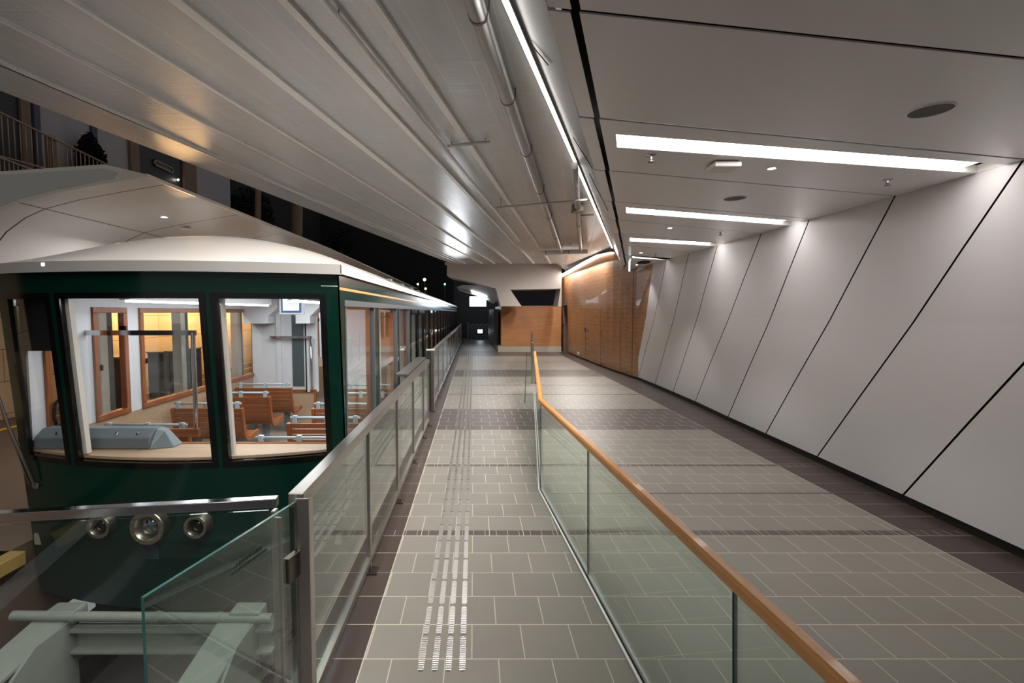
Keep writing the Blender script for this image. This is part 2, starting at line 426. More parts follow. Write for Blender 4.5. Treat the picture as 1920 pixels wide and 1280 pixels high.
# right wall: raked white panels in front of a dark backing
bot = [-4.9, -3.7, -2.5, -1.3, -.1, 1.1, 2.3, 3.55, 4.77, 6.07, 7.24, 8.43, 9.9, 11.1, 12.3, 13.62]
top = [-8.2, -7.0, -5.8, -4.5, -3.3, -2.1, -.9, 1.5, 2.8, 4.02, 5.23, 6.57, 7.66, 9.06, 10.29, 11.54]
top = [b - 2.03 for b in bot[:7]] + [1.5, 2.8, 4.02, 5.23, 6.57, 7.66, 9.06, 10.29, 11.54]
bot2 = bot
def fold(z): return .045 * max(0, 1 - abs(z - 1.85) / (1.76 if z < 1.85 else 1.35))
wall = MB()
g = .012
for i in range(len(bot) - 1):
    b0, b1 = bot[i] + g, bot[i + 1] - g; t0, t1 = top[i] + g, top[i + 1] - g
    P = []
    for (yb, yt) in ((b0, t0), (b1, t1)):
        for z in (.09, .95, 1.85, 2.5, ZC):               # the panels are folded slightly at 1.85 m
            y = lerp(yb, yt, (z - .09) / (ZC - .09))
            P.append((lerp(interp(WB, y), interp(WT, y), z / ZC) + fold(z), y, z))
    A = wall.add(P); B = wall.add([(p[0] + .03, p[1], p[2]) for p in P])
    for k in range(4):
        wall.face([A + k, A + k + 1, A + 5 + k + 1, A + 5 + k], 0)
        wall.face([B + k, B + k + 1, B + 5 + k + 1, B + 5 + k], 0)
        wall.face([A + k, A + k + 1, B + k + 1, B + k], 1); wall.face([A + 5 + k, A + 5 + k + 1, B + 5 + k + 1, B + 5 + k], 1)
    for q in (0, 4): wall.face([A + q, A + 5 + q, B + 5 + q, B + q], 1)
# last sliver panel up to the wood: slanted free edge
z6 = .62
tri = [(13.632, .09), (13.66, z6), (13.09, 1.85), (12.45, ZC), (11.56, ZC), (12.45, 1.85)]
pp = [(lerp(interp(WB, min(y, 13.62)), interp(WT, y), z / ZC) + fold(z), y, z) for y, z in tri]
wall.prism([pp[0], pp[1], pp[2], pp[5]], (.03, 0, 0), 0, 1); wall.prism([pp[5], pp[2], pp[3], pp[4]], (.03, 0, 0), 0, 1)
o = wall.build('wall_right', [m_panel, m_gap]); struct(o, 'white raked wall panels leaning along the right side', 'wall')
bk = MB()
ys = [-6 + i * .8 for i in range(24)] + [13.55]
for ya, yb in zip(ys, ys[1:]):
    bk.poly([(interp(WB, ya) + .12, ya, 0), (interp(WB, yb) + .12, yb, 0), (interp(WT, yb) + .12, yb, ZC + .3), (interp(WT, ya) + .12, ya, ZC + .3)])
struct(bk.build('wall_right_backing', m_gap))
sk = MB()
for ya, yb in zip(ys, ys[1:]):
    sk.hexa([(interp(WB, ya) + .035, ya, 0), (interp(WB, yb) + .035, yb, 0), (interp(WB, yb) + .05, yb, 0), (interp(WB, ya) + .05, ya, 0),
             (interp(WB, ya) + .035, ya, .1), (interp(WB, yb) + .035, yb, .1), (interp(WB, yb) + .05, yb, .1), (interp(WB, ya) + .05, ya, .1)])
struct(sk.build('baseboard_right', m_black))

# wood clad wall beyond
WD = [(13.62, 4.735), (13.9, 4.715), (15.8, 4.58), (18, 4.52), (20.7, 4.47), (24.6, 4.50)]
def WDX(y, z): return interp(WD, y) - .03 * z * min(1, max(0, (y - 13.9) / 2))
WTOP = [(15.6, 3.985), (16.2, 3.985), (17, 3.985), (18, 3.969), (19, 3.931), (20, 3.893), (21, 3.862), (22, 3.839), (22.55, 3.826), (23.7, 3.802), (24.5, 3.785)]
wd = MB()
ycol = [13.9, 14.2, 14.6, 15.0, 15.6, 16.2, 17, 18, 19, 20, 21, 22, 22.55]
def zhi(y): return ZC if y <= 14.6 else (lerp(ZC, 3.985, (y - 14.6) / 1.0) if y < 15.6 else interp(WTOP, y))
wd.prism([(4.745, 13.64, .07), (4.752, 13.66, .62), (4.735, 13.10, 1.85), (4.718, 13.9, 1.85), (4.718, 13.9, .07)], (.04, 0, 0)); wd.prism([(4.735, 13.10, 1.85), (4.65, 12.46, ZC), (4.715, 13.9, ZC), (4.718, 13.9, 1.85)], (.04, 0, 0))
for ya, yb in zip(ycol, ycol[1:]):
    q = [(WDX(ya, .07), ya, .07), (WDX(yb, .07), yb, .07), (WDX(yb, zhi(yb)), yb, zhi(yb)), (WDX(ya, zhi(ya)), ya, zhi(ya))]
    wd.prism(q, (.04, 0, 0))
# around the door recess
wd.prism([(WDX(22.55, 2.28), 22.55, 2.28), (WDX(23.7, 2.28), 23.7, 2.28), (WDX(23.7, zhi(23.7)), 23.7, zhi(23.7)), (WDX(22.55, zhi(22.55)), 22.55, zhi(22.55))], (.04, 0, 0))
wd.prism([(WDX(23.7, .07), 23.7, .07), (WDX(24.5, .07), 24.5, .07), (WDX(24.5, zhi(24.5)), 24.5, zhi(24.5)), (WDX(23.7, zhi(23.7)), 23.7, zhi(23.7))], (.04, 0, 0))
struct(wd.build('wall_right_wood', m_wood), 'oak clad wall beyond the white raked panels', 'wall')
sk = MB()
for ya, yb in ((13.6, 15), (15, 15.8), (15.8, 18), (18, 20.7), (20.7, 22.55), (23.7, 24.5)):
    sk.hexa([(WDX(ya, 0) + .03, ya, 0), (WDX(yb, 0) + .03, yb, 0), (WDX(yb, 0) + .06, yb, 0), (WDX(ya, 0) + .06, ya, 0),
             (WDX(ya, 0) + .03, ya, .08), (WDX(yb, 0) + .03, yb, .08), (WDX(yb, 0) + .06, yb, .08), (WDX(ya, 0) + .06, ya, .08)])
struct(sk.build('baseboard_wood', m_black))
dr = MB().box(4.47, 4.95, 22.5, 22.56, 0, 2.28).box(4.47, 4.95, 23.69, 23.75, 0, 2.28).box(4.85, 4.95, 22.5, 23.75, 0, 2.28)
struct(dr.build('door_1', m_bb))
# flush cupboard doors in the wood: thin dark shadow gaps
gp = MB()
def groove(y0, z0, y1, z1, wdt=.008):
    gp.bar((WDX(y0, z0) - .001, y0, z0), (WDX(y1, z1) - .001, y1, z1), wdt, .006, up=(1, 0, 0))
for px, ya, yb in ((1100.5, 585, 676), (1127, 580, 692), (1158, 600, 704), (1177, 510, 706)):
    yy = 4.55 / ((px - CPX) / FPX) * 1.0
    a = atX(px, ya, 4.52); b = atX(px, yb, 4.55); groove(a.y, a.z, a.y, .09)
for (p0, p1) in (((1100, 582), (1176, 540)), ((1100, 606), (1215, 598)), ((1113, 685), (1141, 681)), ((1158, 698), (1177, 697))):
    a = atX(*p0, 4.52); b = atX(*p1, 4.62); groove(a.y, a.z, b.y, b.z)
struct(gp.build('trim_1', m_gap))

# right ceiling: panels with slots
def seg(a, b, Z=ZC):
    A = atZ(*a, Z); B = atZ(*b, Z); return A, B
SE = [((1085, 22), (1920, 110)), ((1120, 222), (1915, 298)), ((1140, 320), (1672, 367)), ((1150, 378), (1520, 410)),
      ((1158, 412), (1422, 437)), ((1165, 438), (1352, 456)), ((1172, 460), (1297, 472))]
seam = [seg(*s) for s in SE]
lines = []                                        # every seam as X -> Y
for A, B in seam: k = (B.y - A.y) / (B.x - A.x); lines.append((A.y - k * A.x, k))
pre = [(lines[0][0] - d, lines[0][1]) for d in (6.4, 5.2, 4.0, 2.6, 1.2)]
lines = pre + lines + [(lines[-1][0] + 1.15, lines[-1][1] + .06), (lines[-1][0] + 2.5, lines[-1][1] + .12), (lines[-1][0] + 5.3, .5)]
def hit_left(line, f0, sl):                        # crossing with X = f0 + sl*Y
    a, k = line; x = (f0 + sl * a) / (1 - sl * k); return Vector((x, a + k * x, ZC))
def hit_wall(line):
    a, k = line; x = 4.55
    for _ in range(6): x = interp(WT, a + k * x) + .005
    return Vector((x, a + k * x, ZC))
G0 = .400 - .338 * 1.996; E0 = .287 - .338 * 1.996
ce = MB(); T = (0, 0, .008)
gap = Vector((0, .012, 0)); gx = Vector((.019, 0, 0))
slots = {}
SLOTPX = {1: ((1155, 252), (1157, 276), (1848, 320)), 3: ((1174, 389), (1174, 399), (1497, 421)), 5: ((1181, 446), (1181, 452), (1335, 459)), 7: ((1185.5, 479), (1185.5, 483), (1249, 486))}
for i in range(len(lines) - 1):
    a, b = lines[i], lines[i + 1]
    gl0, gl1 = hit_left(a, G0, .338) + gap + gx, hit_left(b, G0, .338) - gap + gx
    wr0, wr1 = hit_wall(a) + gap, hit_wall(b) - gap
    el0, el1 = hit_left(a, E0, .338) + gap, hit_left(b, E0, .338) - gap
    if gl1.y > 14.0:
        gl1 = Vector((4.5, 14.45, ZC)); el1 = Vector((4.42, 14.5, ZC)); wr1 = Vector((4.64, 14.45, ZC))
    ce.prism([el0, gl0 - gx * 2, gl1 - gx * 2, el1], T)
    k = i - len(pre)
    if k in (1, 3, 5, 7):
        if k in SLOTPX:
            p = [atZ(*q, ZC) for q in SLOTPX[k]]
            s0, s1 = p[0], p[1]; dirv = (p[2] - (s0 * .3 + s1 * .7)).normalized()
        else:
            s0 = gl0.lerp(gl1, .35) + Vector((.3, 0, 0)); s1 = gl0.lerp(gl1, .62) + Vector((.35, 0, 0)); dirv = (wr0 - gl0).normalized()
        def to_wall(s):
            t = 0
            for _ in range(8): t = (interp(WT, s.y + dirv.y * t) + .005 - s.x) / dirv.x
            return s + dirv * t
        e0, e1 = to_wall(s0), to_wall(s1); back = dirv * .16
        if e1.y > wr1.y: e1 = Vector((e1.x, wr1.y - .03, ZC))
        ce.prism([gl0, wr0, e0, s0], T); ce.prism([s1, e1, wr1, gl1], T); ce.prism([gl0, s0, s1, gl1], T)
        slots[k] = (s0, e0, e1, s1, back)
    else:
        ce.prism([gl0, wr0, wr1, gl1], T)
struct(ce.build('ceiling', m_ceil), 'white panelled ceiling with black joints', 'ceiling')
bkc = MB().prism([(EDG(-6.5) + .01, -6.5, ZC + .16), (4.7, -6.5, ZC + .16), (4.72, 14.6, ZC + .16), (EDG(14.4) + .02, 14.4, ZC + .16)], (0, 0, .04))
struct(bkc.build('ceiling_void', m_gap))
lbl = {1: 'widest ceiling slot light, running to the white wall above the tiled walkway', 3: 'second ceiling slot light along from the widest one',
       5: 'short ceiling slot light, third along the white ceiling', 7: 'tiny last ceiling slot light beside the wood wall'}
for k, q in slots.items():
    back = q[4]; q = q[:4]
    up = Vector((0, 0, .045))
    t = thing('ceiling_slot_light', lbl.get(k, 'ceiling slot light behind the viewer above the walkway'), 'ceiling light', (q[0] + q[2]) / 2 + up, 'recessed slot lights in the white ceiling')
    h = MB(); n = len(q)
    for i in range(4): j = (i + 1) % 4; h.prism([q[i] + Vector((0, 0, .003)), q[j] + Vector((0, 0, .003)), q[j] + up * 1.6, q[i] + up * 1.6], ((q[i] + q[j]) / 2 - (q[0] + q[2]) / 2).normalized() * .004)
    h.build('housing', m_wht, t)
    MB().prism([q[0] + up, q[1] + up - back, q[2] + up - back, q[3] + up], (0, 0, .01)).build('diffuser', m_slot, t)

# fascia between ceiling edge and strip light
fa = MB()
yy = [-6, -2, 1.996, 5, 8, 11, 14.45]
for ya, yb in zip(yy, yy[1:]):
    la, lb = ya + 1.25, yb + 1.25
    fa.prism([(EDG(ya), ya, ZC), (EDG(yb), yb, ZC), (LED(lb) + .06, lb, ZS - .02), (LED(la) + .06, la, ZS - .02)], (.03, 0, .01))
struct(fa.build('ceiling_fascia', m_fascia), 'grey sloped fascia beside the strip light', 'fascia')
fs = MB()
def fpt(px, py):   # point on the fascia plane
    d = ray(px, py); p0 = Vector((EDG(0), 0, ZC)); u = Vector((EDG(10) - EDG(0), 10, 0)); v = Vector((LED(1.25) + .06 - EDG(0), 1.25, ZS - .02 - ZC)); nn = u.cross(v)
    e = Vector((0, 0, EYE)); return e + d * ((p0 - e).dot(nn) / d.dot(nn))
for a, b in (((985, 70), (1028, 122)), ((1075, 258), (1111, 316)), ((1105, 325), (1140, 395)), ((1150, 475), (1172, 503))):
    fs.bar(fpt(*a), fpt(*b), .005, .006, up=(1, 0, .6))
struct(fs.build('trim_2', m_gap))

# strip light along the soffit
t = thing('strip_light', 'long bright strip light between the concrete soffit and the grey fascia', 'light', (LED(6), 6, ZS))
MB().bar((LED(-6) + .012, -6, ZS - .025), (LED(15.25) + .012, 15.25, ZS - .025), .045, .016).build('diffuser', m_line, t)
MB().bar((LED(-6) + .045, -6, ZS - .025), (LED(15.25) + .045, 15.25, ZS - .025), .008, .05).build('light_shield', m_fascia, t)  # fin added to keep the strip's glow off the fascia
for y in (-3, 1, 5, 9, 13):
    area('strip_lamp', (LED(y) - .03, y, ZS - .14), .08, LINE_W, WARM, (0, math.radians(32), math.radians(-19.2)), 4.2, math.radians(106))
MB().bar((LED(-6) + .03, -6, ZS + .0), (LED(15.25) + .03, 15.25, ZS + .0), .1, .03).build('housing', m_wht, t)
t = thing('cove_light', 'strip light washing the top of the oak wall', 'light', (4.3, 19, 3.9))
wy = [15.5, 17, 19, 21, 23, 24.3]
m = MB(); m2 = MB()
for ya, yb in zip(wy, wy[1:]):
    za, zb = zhi(ya) - .05, zhi(yb) - .05
    m.bar((WDX(ya, za) - .07, ya, za), (WDX(yb, zb) - .07, yb, zb), .05, .025)
    m2.bar((WDX(ya, za) - .06, ya, za + .03), (WDX(yb, zb) - .06, yb, zb + .03), .12, .02)
m.build('diffuser', EM('cove_diffuser', (1, .95, .88), 9), t); m2.build('housing', m_wht, t)

for y in (17, 19.5, 22): area('cove_lamp', (WDX(y, 3.7) - .2, y, 3.72), .1, 52, WARM, (0, math.radians(20), 0), 2.2)
area('back_wall_fill', (2.6, 19.2, 3.9), .25, 40, (1, .92, .84), (math.radians(42), 0, 0), 2.0, math.radians(90))  # unseen fill added to brighten the low oak wall at the far end
# concrete soffit (underside of the viaduct)
def SL(y): return -4.395 + .2185 * (y - 4.564)
so = MB().prism([(SL(-6), -6, ZS), (LED(-6), -6, ZS), (LED(15.4), 15.4, ZS), (4.75, 15.9, ZS), (4.75, 24.5, ZS), (3.5, 20.4, ZS), (SL(20.4), 20.4, ZS)], (0, 0, .7))
struct(so.build('ceiling_left', m_soffit), 'grey painted concrete soffit over the track', 'ceiling')
BAT = [((83, 150), (640, 395), .05), ((233, 150), (640, 358), .022), ((380, 150), (640, 313), .04), ((527, 150), (640, 240), .085), ((640, 109), (988, 480), .06), ((699, 0), (1017, 471), .07), ((0, 115), (300, 245), .02)]
for i, (a, b, wdt) in enumerate(BAT):
    A, B = atZ(*a, ZS), atZ(*b, ZS); d = (B - A) / (B.y - A.y); P = A + d * (-5.8 - A.y); Q = A + d * (20.2 - A.y)
    struct(MB().bar(P - Vector((0, 0, .008)), Q - Vector((0, 0, .008)), wdt, .05).build('trim_%d' % (i + 3), m_strip))

# ------------------------------------------------------------------ beam, back box, far end
bm_ = MB()
Yb = 21.6
def pY(px, py, Y): return atY(px, py, Y)
out = [(838, 495), (1053, 489), (1053, 541), (1050, 541), (957, 543), (978, 574), (938, 574), (930, 541), (890, 530), (846, 520), (838, 516)]
bm_.prism([pY(x, y, Yb) for x, y in out], (0, 1.3, 0))
bm_.prism([pY(x, y, Yb) for x, y in ((1046, 574), (1053, 574), (1053, 541), (1051, 541))], (0, 1.3, 0))
struct(bm_.build('roof_beam', m_beam), 'white cantilever beam with raking leg at the far end', 'beam')
p = MB().bar(pY(834, 494, 20.6), pY(1060, 485, 20.6), .10, .10); struct(p.build('roof_beam_cap', m_beam))
a, b = pY(940, 573, 23.4), pY(1052, 650, 23.4)
o = MB().box(a.x, b.x - .005, 23.4, 30, .30, a.z).build('wall_back', [m_woodx]); struct(o, 'low oak boarded wall across the far end', 'wall')
o = MB().box(a.x - .15, b.x - .005, 23.3, 30, 0, .285).build('wall_back_plinth', m_conc); struct(o, 'pale concrete plinth under the low oak wall', 'plinth')
o = MB().box(a.x - .34, a.x - .1, 24.2, 33, .28, 2.1).build('wall_back_side', m_bd); struct(o)
o = MB().box(-1.5, 6, 36, 36.3, -.2, 7).build('wall_far', m_blueg); struct(o)
# hatched gate at the end of the platform
t = thing('end_gate', 'dark hatched gate closing the far end of the platform', 'gate', (0.3, 34, 0))
ga, gb = pY(878, 607, 34), pY(934, 637, 34)
MB().box(ga.x, gb.x, 34, 34.05, 0.05, ga.z).build('panel', M('charcoal_panel', (66, 66, 68), .6), t)
m = MB()
for i in range(-4, 9):
    x0 = ga.x + i * .32
    x1, z0, z1 = x0 + 1.15, .08, ga.z - .03
    xa, xb = max(x0, ga.x), min(x1, gb.x)
    if xb - xa < .1: continue
    za = z0 + (xa - x0) / 1.15 * (z1 - z0); zb = z0 + (xb - x0) / 1.15 * (z1 - z0)
    m.bar((xa, 33.985, za), (xb, 33.985, zb), .02, .07, up=(0, 0, 1))
m.build('hatching', m_black, t)
MB().box(ga.x - .06, ga.x, 33.97, 34.05, 0, ga.z + .1).build('post', m_dsteel, t)
MB().box(gb.x, gb.x + .06, 33.97, 34.05, 0, ga.z + .1).build('post', m_dsteel, t)
t = thing('gate_sign', 'small lit white sign on the dark hatched gate', 'sign', pY(900, 621, 33.9))
a, b = pY(896, 618, 33.9), pY(904.5, 624, 33.9)
MB().box(a.x, b.x, 33.88, 33.94, b.z, a.z).build('panel', m_board, t); MB().box(a.x - .03, b.x + .03, 33.9, 33.95, b.z - .03, a.z + .03).build('frame', m_label, t)
t = thing('station_screen', 'bright white station screen hanging in the dark far end', 'screen', pY(896, 564, 32))
a, b = pY(880.5, 556, 32), pY(911.5, 574, 32)
MB().box(a.x, b.x, 31.98, 32.06, b.z, a.z).build('display', m_board, t)
m = MB()
for (x0, y0, x1, y1) in ((883, 566, 883.6, 570), (886, 564, 886.5, 568.5), (892, 567, 893, 567.8), (895, 567.4, 896.2, 568.2), (899, 566.6, 900, 568), (903, 566.5, 904, 567.6), (904.5, 564.5, 907.5, 565.2), (906.5, 565, 907.5, 569), (888, 570, 904, 570.3)):
    p0, p1 = pY(x0, y0, 31.97), pY(x1, y1, 31.97); m.box(p0.x, p1.x, 31.965, 31.978, p1.z, p0.z)
m.build('lettering', M('faint_grey_print', (150, 160, 180), .6), t)
MB().tube([(pY(896, 552, 32).x, 32, pY(896, 545, 32).z), (pY(896, 552, 32).x, 32, a.z)], .03).build('hanger', m_dsteel, t)
# second canopy with its own strip
t = thing('curved_canopy', 'curved grey canopy with lit edge over the far gate', 'canopy', pY(900, 550, 28))
q = [(856, 538), (868, 534), (900, 535), (929, 539), (932, 566), (925, 563), (905, 553), (880, 545)]
MB().prism([pY(x, y, 28) for x, y in q], (0, 5, 0)).build('shell', m_pipe, t)
qq = [pY(x, y, 27.97) for x, y in ((883.5, 545.5), (895, 549), (905, 552.5), (913, 556.5))]
MB().tube(qq, .045, 8).build('strip_light', EM('canopy_strip', (.9, .96, 1), 8), t)
point('far_end_glow', (0.4, 31, 2.2), 6, (.5, .7, 1.0), .3)  # assumed source of the bluish light at the far end, no fitting

# ------------------------------------------------------------------ tactile bars
m_rib = rib_metal()
tb = MB(); ww, ll, hh = .034, .278, .005
prof = []
for k in range(9): a_ = PI * k / 8; prof.append((math.cos(a_) * ww / 2, ll / 2 - ww / 2 + math.sin(a_) * ww / 2))
prof += [(-x, -y) for x, y in prof]
tb.prism([(x, y, 0) for x, y in prof], (0, 0, hh * .6)); tb.prism([(x * .86, y * .985, hh * .6) for x, y in prof], (0, 0, hh * .4))
for k in range(15): yk = -ll / 2 + .03 + k * .0158; tb.box(-ww * .38, ww * .38, yk, yk + .006, hh, hh + .0012)
bar0 = tb.build('tactile_bar', m_rib, bevel=0)
tag(bar0, 'ribbed steel tactile guide bar set in the grey walkway tiles', 'tactile bar', 'steel tactile bars in the guide path')
first = True
for r in range(73):
    y = 2.62 + .298 * r
    for c_, x in enumerate((-.290, -.213, -.138, -.062)):
        o = bar0 if first else bar0.copy()
        if not first: COL.objects.link(o)
        first = False; o.location = (x, y, .0002)

# ------------------------------------------------------------------ left glass barrier
def barrier(name, label, x, posts, z1, lab=None, lattice=False):
    t = thing(name, label, 'barrier', (x, posts[0], 0))
    y0, y1 = posts[0], posts[-1]; wd_ = .07
    MB().box(x - wd_, x, y0, y1, z1 - .065, z1).build('top_rail', m_steel, t, bevel=.004)
    MB().box(x - .05, x - .01, y0, y1, .075, .125).build('bottom_rail', m_steel, t, bevel=.003)
    for i, y in enumerate(posts):
        ye = y + .045 if i < len(posts) - 1 else y
        yb = y if i < len(posts) - 1 else y - .045
        MB().box(x - .045, x - .012, yb, ye, .03, z1 - .06).build('post', m_steel, t, bevel=.003)
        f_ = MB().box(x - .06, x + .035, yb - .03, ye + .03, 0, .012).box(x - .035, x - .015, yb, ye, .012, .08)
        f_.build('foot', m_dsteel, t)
    for ya, yb in zip(posts, posts[1:]):
        MB().box(x - .034, x - .024, ya + .05, yb - .005, .12, z1 - .06).build('pane', m_glass, t)
    return t
barrier('glass_barrier', 'steel framed glass barrier between the walkway and the tram front', -.755, [2.075, 3.46, 4.78, 6.08, 7.3, 8.15], 1.147)
barrier('glass_barrier', 'farther steel framed glass barrier along the tram doors and rear', -.785, [9.5, 10.9, 12.6, 14.5, 16.5, 18.5, 21, 23.5, 26, 28.5, 31], 1.2)
t = thing('sliding_gate', 'sliding glass gate parked behind the near barrier end', 'gate', (-.9, 7.2, 0))
MB().box(-.99, -.845, 6.05, 8.35, 1.13, 1.165).build('top_plate', m_steel, t, bevel=.004)
MB().box(-.925, -.915, 6.1, 8.3, .1, 1.13).build('pane', m_glass, t)
MB().box(-.945, -.895, 8.25, 8.33, 0.02, 1.13).build('post', m_steel, t)
MB().box(-.945, -.895, 6.1, 8.3, .06, .11).build('bottom_rail', m_steel, t)
t = thing('gate_motor_post', 'tall steel double post at the start of the farther barrier', 'post', (-.85, 9.3, 0))
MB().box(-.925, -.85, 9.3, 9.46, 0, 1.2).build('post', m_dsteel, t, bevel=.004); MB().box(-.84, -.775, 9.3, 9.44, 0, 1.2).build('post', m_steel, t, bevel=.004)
MB().box(-.93, -.77, 9.28, 9.47, 1.2, 1.22).build('cap', m_wht, t); MB().box(-.95, -.75, 9.26, 9.47, 0, .015).build('base_plate', m_dsteel, t)

# swinging glass gate and its post
hg = atZ(551, 940, 1.11); fr_ = atZ(264, 1119, 1.11)
t = thing('glass_gate', 'open frameless glass gate with printed notice, hinged beside the barrier', 'gate', (hg.x, hg.y, 0))
dv = (fr_ - hg); dv.z = 0; L = dv.length; dv.normalize(); nv = Vector((-dv.y, dv.x, 0))
A = Vector((hg.x, hg.y, 0)); B = Vector((fr_.x, fr_.y, 0)); th_ = nv * .012
pn = MB()
pn.hexa([A + Vector((0, 0, .05)), B + Vector((0, 0, .05)), B + th_ + Vector((0, 0, .05)), A + th_ + Vector((0, 0, .05)), A + Vector((0, 0, 1.11)), B + Vector((0, 0, 1.11)), B + th_ + Vector((0, 0, 1.11)), A + th_ + Vector((0, 0, 1.11))])
pn.mi = [1, 1, 0, 1, 0, 0]
pn.build('pane', [m_glassg, m_edge], t)
px_, py_ = hg.x + .02, hg.y
MB().box(px_ - .015, px_ + .045, py_ + .0, py_ + .06, 0, 1.125).build('gate_post', m_steel, t, bevel=.003)
for z in (.83, .16):
    c0 = A + dv * .045 + Vector((0, 0, z))
    MB().bar(c0 - dv * .05 + nv * .006 + Vector((0, 0, 0)), c0 + dv * .03 + nv * .006, .03, .11).build('hinge', m_dsteel, t, bevel=.003)
MB().bar(A + dv * .1 + nv * .004 - th_ + Vector((0, 0, .06)), A + dv * .1 + nv * .004 - th_ + Vector((0, 0, 1.08)), .012, .03, up=nv).build('edge_strip', m_steel, t)
# notice: printed to be read from the track side, so it shows mirrored here
cx = A + dv * (L * .41) + Vector((0, 0, 1.005)) + nv * .0065
# frame: local x along +dv seen mirrored
rot = Matrix((( -dv.x, 0, nv.x, cx.x), (-dv.y, 0, nv.y, cx.y), (0, 1, 0, cx.z), (0, 0, 0, 1)))
mir = Matrix.Scale(-1, 4, Vector((1, 0, 0)))
text_mesh('notice_lettering', 'AUTHORISED PERSONNEL ONLY', .0135, m_inkb, rot @ mir @ Matrix.Translation((0, -.012, .007)), t)
text_mesh('notice_lettering', '閒雜人等請勿進入', .018, m_inkb, rot @ mir @ Matrix.Translation((0, .010, .007)), t)

# transverse glass fence in front of the tram nose
fr0 = atZ(517, 938, 1.11); fl0 = atZ(0, 966, 1.11)
fd = (fl0 - fr0); fd.z = 0; fd.normalize(); FE = fr0 + fd * 2.3
t = thing('track_end_fence', 'steel topped glass fence across the track before the tram nose', 'fence', (fr0.x, fr0.y, 0))
MB().bar(fr0 + Vector((0, .02, -.012)), FE + Vector((0, .02, -.012)), .045, .04).build('top_rail', m_chrome, t, bevel=.003)
pnl = MB(); a0 = fr0 + fd * .04 + Vector((0, .016, 0)); 
pnl.hexa([Vector((a0.x, a0.y, .02)), Vector((FE.x, FE.y + .016, .02)), Vector((FE.x, FE.y + .026, .02)), Vector((a0.x, a0.y + .01, .02)), Vector((a0.x, a0.y, 1.06)), Vector((FE.x, FE.y + .016, 1.06)), Vector((FE.x, FE.y + .026, 1.06)), Vector((a0.x, a0.y + .01, 1.06))])
pnl.build('pane', GLASS('teal_fence_glass', (.925, .965, .955), 1.5, .0), t)
MB().box(fr0.x - .025, fr0.x - .005, fr0.y, fr0.y + .04, -.02, 1.06).build('post', m_steel, t, bevel=.003)

# ------------------------------------------------------------------ right balustrade with oak handrail
def RX(y): return .73 + .059 * (5.15 - y)
def up(z): return Vector((0, .061 * z, z))           # plumb direction on the rising floor
t = thing('glass_balustrade', 'frameless glass balustrade with oak handrail along the walkway', 'balustrade', (RX(4), 4, 0))
K0 = Vector((RX(-.6), -.6, 0)); K1 = Vector((.73, 5.13, 0)); K2 = Vector((1.47, 11.45, 0))
HZ = .955
jo = [-.6, .15, 1.61, 3.385, 5.13]
for ya, yb in zip(jo, jo[1:]):
    a_, b_ = Vector((RX(ya), ya + .006, 0)), Vector((RX(yb), yb - .006, 0)); o_ = Vector((.012, 0, 0))
    p_ = MB().hexa([a_ + up(.0), b_ + up(0), b_ + o_ + up(0), a_ + o_ + up(0), a_ + up(HZ), b_ + up(HZ), b_ + o_ + up(HZ), a_ + o_ + up(HZ)]); p_.mi = [1, 1, 0, 1, 0, 1]
    p_.build('pane', [m_glass, m_edge], t)
for i in range(4):
    a_, b_ = K1.lerp(K2, i / 4 + .002), K1.lerp(K2, (i + 1) / 4 - .002); o_ = Vector((.012, 0, 0))
    p_ = MB().hexa([a_ + up(.0), b_ + up(0), b_ + o_ + up(0), a_ + o_ + up(0), a_ + up(HZ), b_ + up(HZ), b_ + o_ + up(HZ), a_ + o_ + up(HZ)]); p_.mi = [1, 1, 0, 1, 0, 1]
    p_.build('pane', [m_glass, m_edge], t)
hr = MB(); hz = Vector((0, .06, .985)); wv = .028
pts = [K0 + hz, K1 + hz, K2 + hz]
sec = [(-wv, -.022), (wv, -.022), (wv, .012), (wv * .6, .022), (-wv * .6, .022), (-wv, .012)]
rings = [hr.add([p + Vector((sx + .006, 0, sz)) for sx, sz in sec]) for p in pts]
for r0, r1 in zip(rings, rings[1:]):
    for k in range(6): l = (k + 1) % 6; hr.face([r0 + k, r0 + l, r1 + l, r1 + k])
hr.face([rings[0] + k for k in range(6)]); hr.face([rings[2] + k for k in range(6)])
hr.build('handrail', m_rail, t)
ch = MB().bar(K0 + Vector((-.014, 0, .006)), K1 + Vector((-.014, 0, .006)), .014, .012).bar(K0 + Vector((.026, 0, .006)), K1 + Vector((.026, 0, .006)), .014, .012).bar(K1 + Vector((-.014, 0, .006)), K2 + Vector((-.014, 0, .006)), .014, .012).bar(K1 + Vector((.026, 0, .006)), K2 + Vector((.026, 0, .006)), .014, .012)
ch.build('floor_channel', m_strip, t)
def QX(y): return 1.5 + .118 * (y - 12.0)
t = thing('steel_railing', 'row of steel posts and rail continuing beyond the oak handrail', 'railing', (QX(13), 13, 0))
for y in (12.9, 14.9, 17.0, 19.2, 21.4):
    MB().box(QX(y) - .03, QX(y) + .03, y, y + .09, 0, 1.12).build('post', m_steel, t, bevel=.004)
MB().bar((QX(12.9), 12.95, 1.0), (QX(21.5), 21.5, 1.0), .03, .03).build('top_rail', m_steel, t)
for ya, yb in ((13, 14.9), (15, 17), (17.1, 19.2), (19.3, 21.4)):
    MB().bar((QX(ya) + .0, ya, .5), (QX(yb), yb, .5), .012, .9).build('pane', m_glass, t)
o = MB().bar((atZ(984, 755, 0) + Vector((0, 0, .002))), (atZ(988, 660, 0) + Vector((0, 0, .002))), .02, .006).build('floor_drain', m_dark)
tag(o, 'thin dark drain slot in the floor beside the balustrade end', 'drain')
o = MB().box(.75, 4.2, 5.035, 5.05, -.001, .003).build('floor_joint', m_dsteel); tag(o, 'thin metal joint strip across the tiles right of the glass', 'joint')

